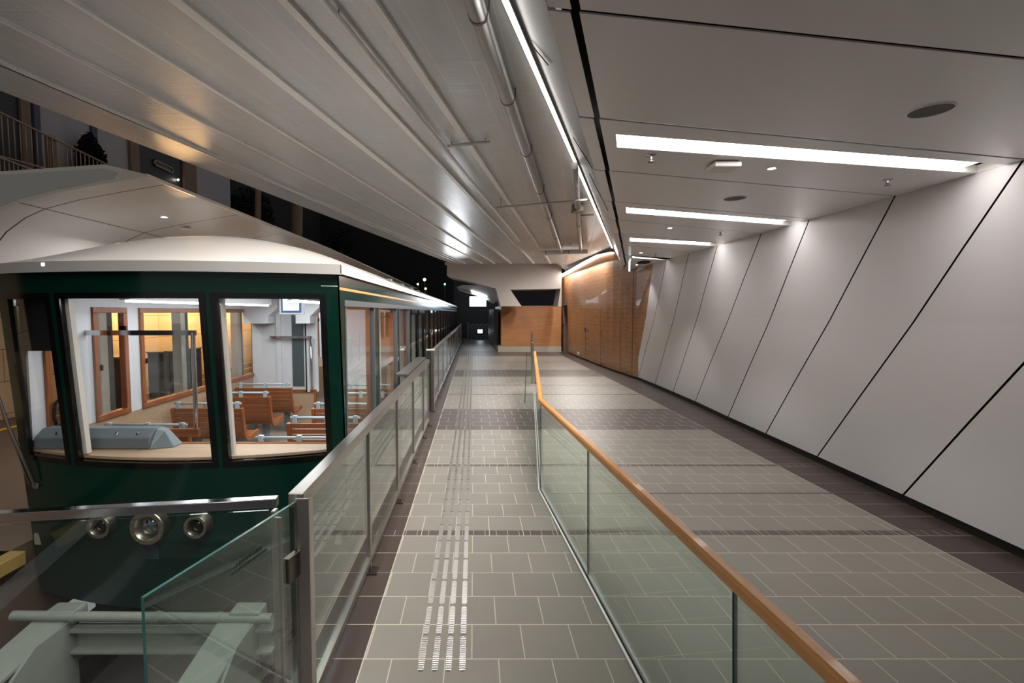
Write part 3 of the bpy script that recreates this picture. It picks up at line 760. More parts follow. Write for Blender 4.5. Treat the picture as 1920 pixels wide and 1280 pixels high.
# ------------------------------------------------------------------ pipes under the soffit
def pipe(name, label, pts, r, mat=m_pipe, clamps=(), rods=(), z=None):
    P = [atZ(px, py, ZS - (z if z is not None else r + .03)) for px, py in pts]
    if pts[0][1] < 12:
        d = (P[1] - P[0]) / (P[1].y - P[0].y); P = [P[0] + d * (-5 - P[0].y)] + P[1:]
    t = thing(name, label, 'pipe', P[0])
    MB().tube(P, r, 14).build('pipe', mat, t)
    for f in clamps:
        p = P[0].lerp(P[-1], f); d = (P[-1] - P[0]).normalized(); m = MB()
        m.tube([p - d * .012, p + d * .012], r * 1.12, 14)
        for sx in (-1, 1): m.box(p.x + sx * r * 1.1 - .006, p.x + sx * r * 1.1 + .006, p.y - .006, p.y + .006, p.z, ZS)
        m.build('clamp', m_dsteel, t)
    for f in rods:
        p = P[0].lerp(P[-1], f); MB().tube([(p.x, p.y, p.z), (p.x, p.y, ZS)], .005, 6).build('hanger', m_dsteel, t)
    return t
pipe('drain_pipe', 'large grey drain pipe along the soffit beside the strip light', [(888, 0), (1052, 472)], .062, clamps=(.33, .40, .46, .53, .62, .72, .85))
pipe('conduit', 'thin pale conduit hung below the soffit boards', [(608, 0), (975, 452)], .022, m_strip, rods=(.1, .2, .3, .45, .6, .8))
pipe('branch_pipe', 'short cross pipe branching from the thin conduit', [(839, 274), (918, 266)], .018, rods=(.1, .9))
pipe('branch_pipe', 'long thin cross pipe passing under the large drain pipe', [(931, 389), (1105, 374)], .016, rods=(.05, .5), z=.16)
pipe('cable_duct', 'grey cable duct near the strip light end', [(1077, 310), (1089, 468)], .05, clamps=(.5, .8))
pipe('cross_pipe', 'horizontal pipe along the top of the far white beam', [(1015, 474), (1102, 471)], .07, m_strip, clamps=(.1, .6))
o = pipe('branch_pipe', 'small side branch with valve beside the cable duct', [(1086, 404), (1114, 402)], .02)
c = atZ(1083, 392, ZS - .09); MB().box(c.x - .09, c.x + .09, c.y - .12, c.y + .12, c.z - .06, ZS).build('valve_box', m_dsteel, o)

# ------------------------------------------------------------------ fittings in the white ceiling
def speaker(px, py, r, label):
    c = atZ(px, py, ZC); t = thing('ceiling_speaker', label, 'speaker', c, 'round speakers in the white ceiling')
    MB().lathe(c, (0, 0, -1), [(0, .004), (r * .94, .004)], 36).build('grille', m_spk, t)
    MB().lathe(c, (0, 0, -1), [(r * .94, .002), (r * .95, .008), (r, .006), (r * 1.01, 0)], 36).build('rim', m_ceil, t)
speaker(1745, 206, .115, 'round grey ceiling speaker in front of the widest slot light')
speaker(1378, 371, .115, 'round grey ceiling speaker between the two widest slot lights')
def downlight(px, py, label, e=6):
    c = atZ(px, py, ZC); t = thing('downlight', label, 'ceiling light', c, 'small downlights in the white ceiling')
    MB().lathe(c, (0, 0, -1), [(0, .003), (.03, .003)], 16).build('lens', m_spotl, t)
    MB().lathe(c, (0, 0, -1), [(.03, .001), (.032, .006), (.045, .004), (.047, 0)], 20).build('rim', m_wht, t)
    spot('downlight_lamp', c - Vector((0, 0, .02)), c - Vector((0, 0, 2)), e * 13, WARM, 80, .03)
downlight(1447, 315, 'small glowing downlight beside the square sensor box')
downlight(1256, 427, 'small glowing downlight between the second and third slot lights')
downlight(1202, 473.5, 'small glowing downlight before the last slot light')
downlight(1194, 496, 'faint downlight above the dark end of the oak wall', 3)
def sprinkler(px, py, label):
    c = atZ(px, py, ZC); t = thing('sprinkler', label, 'sprinkler', c, 'sprinkler heads in the white ceiling')
    MB().lathe(c, (0, 0, -1), [(.042, 0), (.042, .004), (.012, .008), (.010, .03), (.006, .034), (.006, .05)], 16).build('body', m_chrome, t)
    MB().lathe(c, (0, 0, -1), [(0, .05), (.026, .05), (.026, .054), (0, .054)], 16).tube([c + Vector((.014, 0, -.02)), c + Vector((.014, 0, -.05))], .002, 6).tube([c + Vector((-.014, 0, -.02)), c + Vector((-.014, 0, -.05))], .002, 6).build('deflector', m_dsteel, t)
sprinkler(1221, 291, 'sprinkler head near the black ceiling joint, beside the widest slot light')
sprinkler(1664, 337, 'sprinkler head close to the white wall under the widest slot light')
sprinkler(1351, 435, 'distant sprinkler head between the second and third slot lights')
sprinkler(1229, 476.5, 'farthest tiny sprinkler head near the last slot light')
c = atZ(1355, 306, ZC); t = thing('sensor_box', 'square white sensor box fixed under the ceiling by the widest slot light', 'sensor', c)
MB().box(c.x - .11, c.x + .11, c.y - .1, c.y + .1, ZC - .055, ZC - .012).build('cover', m_wht, t, bevel=.01)
MB().box(c.x - .09, c.x + .09, c.y - .08, c.y + .08, ZC - .014, ZC).build('base_plate', m_dsteel, t)
c = atZ(1181, 505, ZC - .25) if False else atY(1181, 492, 11.2)
t = thing('edge_lit_sign', 'small bright hanging blade sign by the end of the black ceiling joint', 'sign', (c.x, c.y, ZC))
MB().box(c.x - .012, c.x + .012, c.y, c.y + .05, ZC - .30, ZC - .06).build('blade', EM('edge_lit_blade', (.75, .92, 1), 1.5), t)
MB().box(c.x - .02, c.x + .02, c.y - .02, c.y + .07, ZC - .06, ZC).build('bracket', m_steel, t)
c = atZ(1207, 490, ZC); o = MB().box(c.x - .1, c.x + .1, c.y - .15, c.y + .15, ZC - .05, ZC).build('camera_box', m_dark); tag(o, 'small dark box fixed under the ceiling by the oak wall', 'camera')

# ------------------------------------------------------------------ fittings on the oak wall
def plate(name, label, cat, px, py, wpx, hpx, mat, x=4.52):
    a = atX(px, py, x); xw = WDX(a.y, max(a.z, 0)); a = atX(px, py, xw)
    b = atX(px + wpx / 2, py - hpx / 2, xw); c = atX(px - wpx / 2, py + hpx / 2, xw)
    y0, y1 = sorted((b.y, c.y)); t = thing(name, label, cat, (xw, a.y, a.z))
    MB().box(xw - .014, xw + .002, y0, y1, min(b.z, c.z), max(b.z, c.z)).build('plate', mat, t, bevel=.002)
    MB().box(xw - .02, xw - .014, lerp(y0, y1, .4), lerp(y0, y1, .6), a.z - .02, a.z + .02).build('insert', m_dsteel, t)
plate('wall_sign', 'small blue sign on the oak wall beside a steel lock plate', 'sign', 1097.5, 617, 3, 5, m_label)
plate('lock_plate', 'steel lock plate beside the blue sign on the oak wall', 'plate', 1101, 619, 2, 6, m_steel)
plate('lock_plate', 'tall steel lock plate on the middle oak cupboard door', 'plate', 1126.5, 620, 4, 7, m_steel)
plate('door_knob', 'small round steel knob below the tall lock plate', 'knob', 1128, 630, 2, 3, m_chrome)
plate('lock_plate', 'steel lock plate nearest the white panels', 'plate', 1158, 627, 4, 7, m_steel)
plate('door_knob', 'small steel knob below the blue sign', 'knob', 1100.5, 635, 2, 3, m_chrome)
plate('wall_socket', 'small white socket low on the oak wall', 'socket', 1084.5, 662, 2.5, 4, m_wht)
plate('floor_socket', 'dark round outlet low on the oak wall near the white panels', 'socket', 1173, 691, 3, 3, m_dark)
plate('call_button', 'small dark button panel left of the doorway', 'button', 1056.5, 609, 2, 4, m_label)
plate('exit_button', 'small green button left of the doorway', 'button', 1056, 626, 2, 3, m_cardg)

# ------------------------------------------------------------------ left canopy
YC = 5.55
def cpt(px, py): p = atY(px, py, YC); return (p.x, YC, p.z)
usec = [(-3.74, 3.49), (-4.25, 3.405), (-4.75, 3.315), (-5.2, 3.20), (-5.45, 3.09), (-5.68, 2.93), (-5.88, 2.70), (-6.05, 2.40)]
tsec = [(-6.3, 2.40), (-6.4, 3.0), (-6.2, 3.42), (-5.55, 3.54), (-4.20, 3.63), (-3.74, 3.52)]
t = thing('platform_canopy', 'pale curved canopy over the far platform, left of the tram roof', 'canopy', (-5, YC, 2.4))
cm = MB(); ysC = [5.55, 9.3, 13, 18, 24, 31.5]
def cx_off(y): return .18 * math.sin(min(1, (y - 5.55) / 9) * PI / 2) - .012 * max(0, y - 14)
rg = [cm.add([(x + (cx_off(y) if x > -4.8 else 0), y, z) for x, z in usec + tsec]) for y in ysC]
n_ = len(usec + tsec)
for r0, r1 in zip(rg, rg[1:]):
    for k in range(n_): l = (k + 1) % n_; cm.face([r0 + k, r0 + l, r1 + l, r1 + k], 0, k < len(usec) - 1)
cm.face([rg[0] + k for k in range(n_)], 1); cm.face([rg[-1] + k for k in range(n_)], 1)
cm.build('shell', [m_canopy, m_col], t)
ins = [(-4.10, 3.47), (-4.25, 3.445), (-4.75, 3.355), (-5.2, 3.245), (-5.45, 3.14), (-5.7, 2.97), (-5.92, 2.72), (-6.1, 2.42), (-6.27, 2.42), (-6.36, 2.98), (-6.17, 3.38), (-5.55, 3.50), (-4.22, 3.585), (-4.06, 3.54)]
MB().prism([(x, YC - .004, z) for x, z in ins], (0, .003, 0)).build('fascia_panel', M('grey_green_fascia', (196, 200, 194), .5, 0, .03), t)
MB().bar((-3.735, 5.55, 3.505), (-3.56, 12, 3.505), .03, .04).bar((-3.56, 12, 3.505), (-3.74, 31.4, 3.505), .03, .04).build('edge_trim', m_cream, t)
def canz(x): return interp([(a, b) for a, b in usec[::-1]], x)
def canopy_light(px, py, label):
    p = atZ(px, py, 3.42)
    for _ in range(4): p = atZ(px, py, canz(p.x - .1) - .004)
    t = thing('canopy_light', label, 'ceiling light', p, 'small lights in the platform canopy')
    MB().box(p.x - .06, p.x + .06, p.y - .025, p.y + .025, p.z - .008, p.z).build('lens', m_spotl, t)
    MB().box(p.x - .07, p.x + .07, p.y - .035, p.y + .035, p.z - .004, p.z + .03).build('frame', m_wht, t)
    spot('canopy_lamp', p - Vector((0, 0, .03)), p - Vector((0, 0, 2)), 25, (1, .97, .93), 110, .04)
canopy_light(304, 406.5, 'small bright canopy light near the flat round sensor')
canopy_light(446, 446.5, 'small bright canopy light farther along, above the tram roof')
p = atZ(346, 417, 3.40); o = MB().lathe((p.x, p.y, canz(p.x - .1) + .006), (0, 0, -1), [(.085, 0), (.085, .02), (.07, .03), (0, .03)], 24).build('canopy_sensor', m_col)
tag(o, 'flat round sensor under the platform canopy', 'sensor')
t = thing('canopy_downlight', 'row of lamps under the canopy beyond the frame', 'light', (-5.6, 10, 2.9)) if False else None

# ------------------------------------------------------------------ tram
XL, XR, XM = -3.93, -1.12, -2.525
def YF(x, z): return 3.66 + .30 * ((x - XM) / 1.4) ** 2 + (2.05 - z) * .085
TY = 32.0
tram = thing('tram_car', 'dark green tram with cream roof standing at the platform', 'tram', (XM, 4.2, -1.0))
TO = (0, .05, 0)
fw = lambda a, b: Vector((a, YF(a, b), b))
W = [(-3.80, -3.37), (-3.23, -2.115), (-1.985, -1.255)]      # visible glass
Z0, Z1, ZR, ZB = .738, 2.055, 2.27, -.55
bd = .045
fp = MB()
fp.patch(fw, XL, XR, Z1 + bd, ZR, TO, 16, 2).patch(fw, XL, XR, ZB, Z0 - bd, TO, 16, 8)
xs = [XL] + [v for a, b in W for v in (a - bd, b + bd)] + [XR]
for i in range(0, len(xs), 2):
    if xs[i + 1] - xs[i] > .01: fp.patch(fw, xs[i], xs[i + 1], Z0 - bd, Z1 + bd, TO, 2, 6)
fp.build('front_panel', m_green, tram)
for a, b in W:
    fr = MB(); off = (0, .045, 0); f2 = lambda x, z: Vector((x, YF(x, z) - .006, z))
    fr.patch(f2, a - bd, b + bd, Z1, Z1 + bd, off, 8, 1).patch(f2, a - bd, b + bd, Z0 - bd, Z0, off, 8, 1).patch(f2, a - bd, a, Z0, Z1, off, 1, 6).patch(f2, b, b + bd, Z0, Z1, off, 1, 6)
    fo = fr.build('window_frame', m_blackg, tram)
    MB().patch(lambda x, z: Vector((x, YF(x, z) + .012, z)), a, b, Z0, Z1, (0, .008, 0), 8, 4).build('pane', m_tramglass, fo)
fs = MB().patch(lambda x, z: Vector((x, YF(x, z) - .003, z)), -1.24, XR, 2.16, 2.166, (0, .003, 0), 3, 1); fs.build('front_seam', m_cream, tram)
# right side
def side(m, x, ya, yb, za, zb, thick=.05, mi=0):
    fa_ = (lambda z: YF(XR, z) if ya is None else ya)
    sgn = -1 if x > XM else 1
    m.hexa([(x, fa_(za), za), (x, yb, za), (x + sgn * thick, yb, za), (x + sgn * thick, fa_(za), za), (x, fa_(zb), zb), (x, yb, zb), (x + sgn * thick, yb, zb), (x + sgn * thick, fa_(zb), zb)], mi)
SW = [(4.16, 5.40), (5.62, 6.98), (7.16, 8.30)]
DOOR = [(8.52, 9.62), (9.70, 10.85)]
k = 11.05
SW2 = []
while k < 24: SW2.append((k, k + 1.22)); k += 1.40
DOOR2 = [(25.1, 26.2), (26.3, 27.4)]
k = 27.6
while k < 31: SW2.append((k, k + 1.22)); k += 1.40
sh = MB(); zs0, zs1 = .70, 2.03
side(sh, XR, None, TY, zs1, ZR); side(sh, XR, None, 8.5, ZB, zs0); side(sh, XR, 10.87, 25.08, ZB, zs0); side(sh, XR, 27.42, TY, ZB, zs0); side(sh, XR, 8.5, 10.87, ZB, .0); side(sh, XR, 25.08, 27.42, ZB, .0)
allw = sorted(SW + DOOR + SW2 + DOOR2); prev = None
for a, b in allw + [(TY, TY)]:
    side(sh, XR, prev, a, zs0 if not (prev and 8.4 < prev < 10.9) else 0, zs1); prev = b
sh.build('side_panel', m_green, tram)
st = MB(); st.box(XR, XR + .004, 4.0, TY, 2.135, 2.158); st.build('side_stripe', m_gold, tram)
tb_ = MB(); tb_.box(XR - .002, XR + .012, 4.13, TY, 2.0, 2.055); tb_.build('side_rail', m_alu, tram)
for a, b in SW + SW2:
    fr = MB(); e = .03
    for q in ((a, b, zs1 - e, zs1), (a, b, zs0, zs0 + e), (a, a + e, zs0, zs1), (b - e, b, zs0, zs1)): fr.box(XR - .04, XR + .006, *q)
    fo = fr.build('window_frame', m_alu if a < 11 else m_blackg, tram)
    MB().box(XR - .03, XR - .022, a + e, b - e, zs0 + e, zs1 - e).build('pane', m_tramglass, fo)
    wt = MB(); e2 = .055
    for q in ((a - .02, b + .02, zs1 - e2, zs1 + .02), (a - .02, b + .02, zs0 - .04, zs0 + .04), (a - .02, a + e2, zs0, zs1), (b - e2, b + .02, zs0, zs1)): wt.box(XR - .09, XR - .045, *q)
    wt.build('wood_trim', m_teaky, fo)
for a, b in DOOR + DOOR2:
    fr = MB(); e = .07
    for q in ((a, b, 1.9, 2.0), (a, b, .02, .16), (a, a + e, .02, 2.0), (b - e, b, .02, 2.0)): fr.box(XR - .045, XR + .004, *q)
    fo = fr.build('door', m_blackg, tram)
    MB().box(XR - .03, XR - .022, a + e, b - e, .16, 1.9).build('pane', m_tramglass, fo)
# left side
LW = [(4.26, 4.52), (4.82, 5.30), (5.50, 6.93), (7.05, 8.42)]
k = 9.2
while k < 30: LW.append((k, k + 1.22)); k += 1.45
zl0, zl1 = .83, 2.0
ls = MB()
def sl(ya, yb, za, zb): side(ls, XL, ya, yb, za, zb)
ls.hexa([(XL, YF(XL, ZB), ZB), (XL, TY, ZB), (XL + .05, TY, ZB), (XL + .05, YF(XL, ZB), ZB), (XL, YF(XL, zl0), zl0), (XL, TY, zl0), (XL + .05, TY, zl0), (XL + .05, YF(XL, zl0), zl0)])
sl(3.98, TY, zl1, ZR); prev = 4.06
for a, b in LW + [(TY, TY)]: sl(prev, a, zl0, zl1); prev = b
ls.build('side_panel', m_green, tram)
li = MB(); prev = 4.12
li.box(XL + .05, XL + .07, 4.08, TY, zl1, 2.2)
for a, b in LW + [(TY, TY)]: li.box(XL + .05, XL + .07, prev, a, zl0, zl1); prev = b
li.build('interior_panel', m_white, tram)
MB().box(XL + .05, XL + .072, 4.2, TY, .0, zl0 - .0).build('lower_lining', m_lam, tram)
for a, b in LW:
    fr = MB(); e = .06
    for q in ((a, b, zl1 - e, zl1), (a, b, zl0, zl0 + e), (a, a + e, zl0 + e, zl1 - e), (b - e, b, zl0 + e, zl1 - e)): fr.box(XL + .025, XL + .095, *q)
    fo = fr.build('wood_frame', m_teaky, tram, bevel=.006)
    MB().box(XL + .02, XL + .03, a + e, b - e, zl0 + e, zl1 - e).build('pane', m_tramglass, fo)
    if b - a > .4:
        MB().box(XL + .06, XL + .11, a + e - .002, a + e + .02, 1.35, 1.41).box(XL + .06, XL + .12, b - e - .03, b - e, 1.72, 1.80).build('latch', m_blackg, fo)
# floor, ceiling, end
MB().box(XL + .05, XR - .05, 4.1, TY, -.10, -.0).build('interior_floor', m_tfloor, tram)
ic = MB(); ic.prism([(XL + .07, 4.02, 2.17), (XL + .45, 4.02, 2.24), (XR - .45, 4.02, 2.24), (XR - .05, 4.02, 2.17), (XR - .05, 4.02, 2.26), (XL + .07, 4.02, 2.26)], (0, TY - 4.1, 0)); ic.build('interior_ceiling', m_white, tram)
MB().patch(lambda x, z: Vector((x, YF(x, z) + .055, z)), XL + .06, XR - .06, 2.1, 2.24, (0, .01, 0), 8, 1).build('front_lining', m_dark, tram)
MB().box(XL, XR, TY, TY + .05, ZB, ZR).build('rear_panel', m_green, tram)
MB().box(XL + .3, XR - .3, 4.5, TY - .4, -.95, ZB).box(XL + .15, XR - .15, 4.35, TY - .2, ZB - .05, ZB + .02).build('underframe', m_dark, tram)
MB().tube([(-3.35, 4.45, -.57), (-3.05, 4.45, -.57)], .38, 24).tube([(-2.0, 4.45, -.57), (-1.7, 4.45, -.57)], .38, 24).build('wheel', m_dark, tram)
lin_r = MB(); prev = 4.2
for a, b in sorted(SW + SW2) + [(TY, TY)]:
    if not (8.2 < prev < 9.0) and not (24 < prev < 26): lin_r.box(XR - .08, XR - .052, prev + .01, a - .01, .7, 2.2)
    prev = b
lin_r.box(XR - .08, XR - .052, 4.2, 8.45, .0, .66).box(XR - .08, XR - .052, 11, 25, 0, .66); lin_r.build('interior_panel', m_white, tram)
# roof
def roofz(x, y):
    u = min(1, abs((x - XM) / (XR - XM + .03))); f = min(1, max(0, (y - YF(x, 2.3) + .06) / 1.3)); s = math.sin(f * PI / 2) ** .8
    return 2.335 + (.355 * (1 - u ** 2.2)) * s + .0
rf = MB(); NX, NY = 28, 26
ysR = [0, .03, .07, .12, .18, .26, .35, .46, .6, .75, .95, 1.3, 2, 4, 8, 16, 27.6]
x0r, x1r = XL - .04, XR + .04
def rp(i, j):
    x = lerp(x0r, x1r, i / NX); y = min(YF(x, 2.3) - .06 + ysR[j], TY + .05); return Vector((x, y, roofz(x, y)))
A_ = [[rf.add([rp(i, j)]) for j in range(len(ysR))] for i in range(NX + 1)]
for i in range(NX):
    for j in range(len(ysR) - 1): rf.face([A_[i][j], A_[i + 1][j], A_[i + 1][j + 1], A_[i][j + 1]], 0, True)
rf.build('roof', m_cream, tram)
rb = MB()
rb.patch(lambda x, z: Vector((x, YF(x, 2.3) - .06, z)), x0r, x1r, 2.255, 2.335, (0, .03, 0), 20, 1)
rb.build('roof_band', m_roofband, tram)
rs = MB(); rs.box(x1r - .03, x1r, YF(x1r, 2.3) - .06, TY + .05, 2.262, 2.337).box(x0r, x0r + .03, YF(x0r, 2.3) - .06, TY + .05, 2.262, 2.337); rs.build('roof_gutter', m_cream, tram)
for y in (6.5, 7.6, 8.7, 9.8): MB().box(x1r - .12, x1r - .04, y, y + .12, 2.345, 2.40).build('roof_bracket', m_galv, tram)
a = fw(-3.1, 2.29); p = atY(80, 498, 3.66); MB().box(p.x - .012, p.x + .012, YF(p.x, 2.3) - .066, YF(p.x, 2.3) - .058, 2.30, 2.325).build('roof_marker', EM('marker_lamp', (.8, .88, 1), 1.2), tram)
# headlights
def headlight(px, py, r, big):
    z = atY(px, py, 3.75).z
    for _ in range(3): p = atY(px, py, YF(atY(px, py, 3.8).x, z) - .09); z = p.z
    d = .10; m = MB(); c = (p.x, p.y, p.z)
    m.lathe(c, (0, 1, 0), [(r, .16), (r, .0), (r * .97, -.006), (r * .74, -.006), (r * .70, .0), (r * .58, .075), (r * .56, .16)], 40)
    h = m.build('headlight', m_brass, tram)
    rv = MB()
    for k in range(14): a = 2 * PI * k / 14; rv.lathe((p.x + math.cos(a) * r * .86, p.y - .006, p.z + math.sin(a) * r * .86), (0, -1, 0), [(.0065 * r / .13, 0), (.005 * r / .13, .004), (0, .005)], 8)
    rv.build('rivets', m_chrome, h)
    ln = MB(); ln.lathe((p.x, p.y + .055, p.z), (0, -1, 0), [(r * .58, 0), (r * .5, .02), (r * .3, .034), (0, .04)], 28)
    ln.build('lens', m_lens if big else m_blackg, h)
    rf_ = MB(); rf_.lathe((p.x, p.y + .13, p.z), (0, -1, 0), [(0, 0), (r * .2, .004), (r * .45, .03), (r * .56, .06)], 12, sm=False); rf_.build('reflector', m_chrome if big else m_dark, h)
headlight(275, 990, .138, True); headlight(184, 988.5, .094, False); headlight(366, 988.5, .094, False)
p = atY(272, 1042, 3.74); MB().box(p.x - .045, p.x + .045, YF(p.x, p.z) - .004, YF(p.x, p.z) + .004, p.z - .075, p.z + .06).build('coupling_flap', M('dark_teal_flap', (28, 52, 54), .3), tram)
# wiper
w0 = atY(66, 910, YF(-3.75, .45) - .03); w1 = atY(-20, 690, YF(-3.9, 1.4) - .06)
wm = MB(); wm.tube([w0, w0.lerp(w1, .5) + Vector((0, -.03, 0)), w1], [.014, .011, .008], 8); wm.tube([w0 + Vector((-.05, 0, .01)), w1 + Vector((-.03, 0, 0))], .006, 8)
wm.build('wiper_arm', m_dsteel, tram); MB().lathe(w0 + Vector((0, .03, 0)), (0, -1, 0), [(.03, -.03), (.03, .03), (0, .035)], 14).build('wiper_pivot', m_chrome, tram)
# cab ledge, console, screens
MB().patch(lambda x, v: Vector((x, YF(x, .75) + .05 + v * (4.24 - YF(x, .75)), .745)), XL + .07, XR - .06, 0, 1, (0, 0, .022), 14, 1).build('dash_ledge', m_lam, tram)
MB().box(XL + .07, XR - .06, 4.24, 4.275, .69, .775).build('ledge_rail', m_teak, tram)
MB().box(XL + .07, XR - .06, 4.21, 4.24, .0, .745).build('cab_panel', m_lam, tram)
cs_ = MB(); prof = [(4.06, .768), (4.06, .865), (4.15, .93), (4.25, .93), (4.25, .768)]
cs_.prism([(-3.80, y, z) for y, z in prof], (1.00, 0, 0)); cs_.hexa([(-2.80, 4.04, .768), (-2.62, 4.12, .768), (-2.62, 4.25, .768), (-2.80, 4.25, .768), (-2.80, 4.15, .925), (-2.74, 4.19, .90), (-2.74, 4.25, .90), (-2.80, 4.25, .93)])
cn = cs_.build('console', m_greyp, tram, bevel=.01)
for x in (-3.62, -3.10, -2.92): MB().lathe((x, 4.10, .895), (0, -1, .4), [(.014, 0), (.014, .012), (0, .014)], 12).build('knob', m_chrome, cn)
MB().box(XL + .08, -3.4, 4.05, 4.07, 1.62, 2.1).build('sun_blind', m_dark, tram)
MB().patch(lambda x, z: Vector((x, YF(x, z) + .05, z)), -3.24, -3.20, .78, 2.06, (0, .05, 0), 1, 6).build('inner_post', m_cream, tram)
MB().patch(lambda x, z: Vector((x, YF(x, z) + .05, z)), -1.99, -1.97, .78, 2.06, (0, .04, 0), 1, 6).patch(lambda x, z: Vector((x, YF(x, z) + .05, z)), -1.265, -1.24, .78, 2.06, (0, .04, 0), 1, 6).build('inner_post', m_cream, tram)
tr = MB()
for k in range(24):
    a = 2 * PI * k / 24; b = 2 * PI * (k + 1) / 24
    tr.tube([(XL + .12, 4.34 + math.cos(a) * .055, 1.02 + math.sin(a) * .12), (XL + .12, 4.34 + math.cos(b) * .055, 1.02 + math.sin(b) * .12)], .014, 8, caps=False)
tr.build('grab_loop', m_blackg, tram)
sc_ = MB(); sc_.bar((XL + .07, 4.74, 1.745), (-2.76, 4.74, 1.745), .03, .05); sc_.tube([(-2.79, 4.74, 1.75), (-2.79, 4.74, .78)], .022, 12)
so_ = sc_.build('cab_screen_rail', m_chrome, tram); MB().box(XL + .1, -2.81, 4.735, 4.745, .8, 1.72).build('pane', m_tramglass, so_)
MB().box(XL + .07, -2.76, 4.72, 4.76, .70, .78).build('cab_screen_sill', m_teak, tram)
for x in (-3.28, -1.70):
    l_ = MB().box(x - .03, x + .03, 4.55, 7.6, 2.045, 2.065); lo = l_.build('ceiling_strip', m_tramled, tram); MB().box(x - .05, x + .05, 4.5, 7.65, 2.065, 2.25).build('strip_housing', m_white, lo)
for y0 in (11.2, 15.2, 19.2, 23.2, 27.2):
    for x in (-3.28, -1.70):
        MB().box(x - .03, x + .03, y0, y0 + 3.2, 2.105, 2.13).build('ceiling_strip', m_tramled, tram)
# bulkhead behind the first compartment
pt = MB()
pt.box(XL + .07, -2.72, 8.3, 8.34, .56, 2.2).box(-2.30, -1.62, 8.3, 8.34, .56, 2.2).box(-2.72, -2.30, 8.3, 8.34, 2.0, 2.2)
for xa, xb in ((XL + .07, -3.44), (-2.98, -2.74)): pt.prism([(xa, 8.0, 1.76), (xb, 8.0, 1.76), (xb, 8.0, 1.88), (xb + .16, 8.0, 2.03), (xb + .16, 8.0, 2.2), (xa, 8.0, 2.2)], (0, .3, 0))
pt.box(-3.42, -3.34, 8.26, 8.3, .56, 1.95).box(-2.9, -2.86, 8.26, 8.3, .56, 1.95)
po = pt.build('bulkhead', m_white, tram)
MB().box(XL + .07, -2.75, 8.285, 8.3, 0, .55).build('lower_lining', m_lam, po); MB().box(XL + .07, -2.75, 8.27, 8.305, .55, .60).box(-2.79, -2.75, 8.27, 8.305, 0, .55).build('wood_cap', m_teak, po)
MB().box(-3.16, -2.96, 8.285, 8.3, .66, 1.90).build('dark_pane', m_slate, po); MB().box(-2.92, -2.90, 8.25, 8.3, .56, 1.95).build('black_pole', m_blackg, po)
MB().bar((-3.5, 8.2, 1.52), (-2.78, 8.2, 1.52), .03, .04).tube([(-2.8, 8.2, 1.52), (-2.8, 8.2, .6)], .02, 10).build('grab_rail', m_chrome, po)
for y in (8.45, 10.95): MB().box(XR - .30, XR - .08, y, y + .04, 0, 2.2).build('door_partition', m_cream, tram)
MB().box(XL + .07, XR - .1, 11.0, 11.04, 0, .7).build('bulkhead', m_lam, tram)

# tram benches
def make_bench(loc, label, wdt):
    t = thing('slatted_bench', label, 'bench', loc, 'slatted teak benches in the tram')
    x0, x1 = loc[0], loc[0] + wdt; Y, Zb = loc[1], loc[2]
    prof = [(0.0, .745), (.012, .66), (.03, .56), (.05, .46), (.075, .385), (.12, .33), (.19, .315), (.27, .33), (.36, .345), (.43, .35)]
    bs = MB(); ss = MB()
    cum = 0
    P = [Vector((0, y, z)) for y, z in prof]
    def at(s):
        for a, b in zip(P, P[1:]):
            l = (b - a).length
            if s <= l: return a.lerp(b, s / l), (b - a).normalized()
            s -= l
        return P[-1], (P[-1] - P[-2]).normalized()
    L = sum((b - a).length for a, b in zip(P, P[1:])); n = 12; step = L / n
    for k in range(n):
        q, d = at(step * (k + .5)); mb = bs if k < 7 else ss
        c = Vector((0, Y + q.y, Zb + q.z)); mb.bar(c + Vector((x0 + .03, 0, 0)), c + Vector((x1 - .03, 0, 0)), step * .86, .02, up=Vector((0, -d.z, d.y)))
    bs.build('backrest', m_teak, t); ss.build('seat', m_teak, t)
    for xa in (x0, x1 - .035):
        m = MB()
        for a, b in zip(P, P[1:]):
            m.bar(Vector((xa + .0175, Y + a.y, Zb + a.z)), Vector((xa + .0175, Y + b.y + (b.y - a.y) * .1, Zb + b.z + (b.z - a.z) * .1)), .035, .055, up=(0, -(b - a).z, (b - a).y))
        m.build('side_frame', m_teaky, t)
    gb = MB().tube([(x0 + .03, Y + .02, Zb + .80), (x1 - .03, Y + .02, Zb + .80)], .015, 10).build('grab_bar', m_greybar, t)
    for xa in (x0 + .06, (x0 + x1) / 2, x1 - .10):
        MB().box(xa, xa + .045, Y - .008, Y + .035, Zb + .735, Zb + .825).build('bracket', m_greybar, gb, bevel=.004)
    for xa in (x0 + .15, x1 - .2): MB().box(xa, xa + .05, Y + .16, Y + .3, Zb, Zb + .31).build('leg', m_greyp, t)
    return t
ord_ = ['nearest', 'second', 'third', 'fourth', 'fifth']
src = make_bench((-3.80, 4.80, 0), 'slatted teak bench beside the tram wooden windows, first one behind the console', .90)
for i, y in enumerate((5.94, 6.75, 7.56)):
    copy_tree(src, (-3.80 + (0 if i else 0), y, 0), None, 'slatted teak bench in the window row of the tram, %s one behind the console' % ord_[i + 1])
    ORG
src2 = make_bench((-2.03, 4.30, 0), 'slatted teak bench on the platform side of the tram, first behind the windscreen', .82)
for i, y in enumerate((5.13, 5.92, 6.70, 7.48)):
    copy_tree(src2, (-2.03, y, 0), None, 'slatted teak bench on the platform side of the tram, %s behind the windscreen' % ord_[i + 1])
for i, y in enumerate((11.4, 12.3, 13.2, 14.1)):
    copy_tree(src2, (-2.03, y, 0), None, 'slatted teak bench beyond the tram doors, %s along on the platform side' % ord_[i])
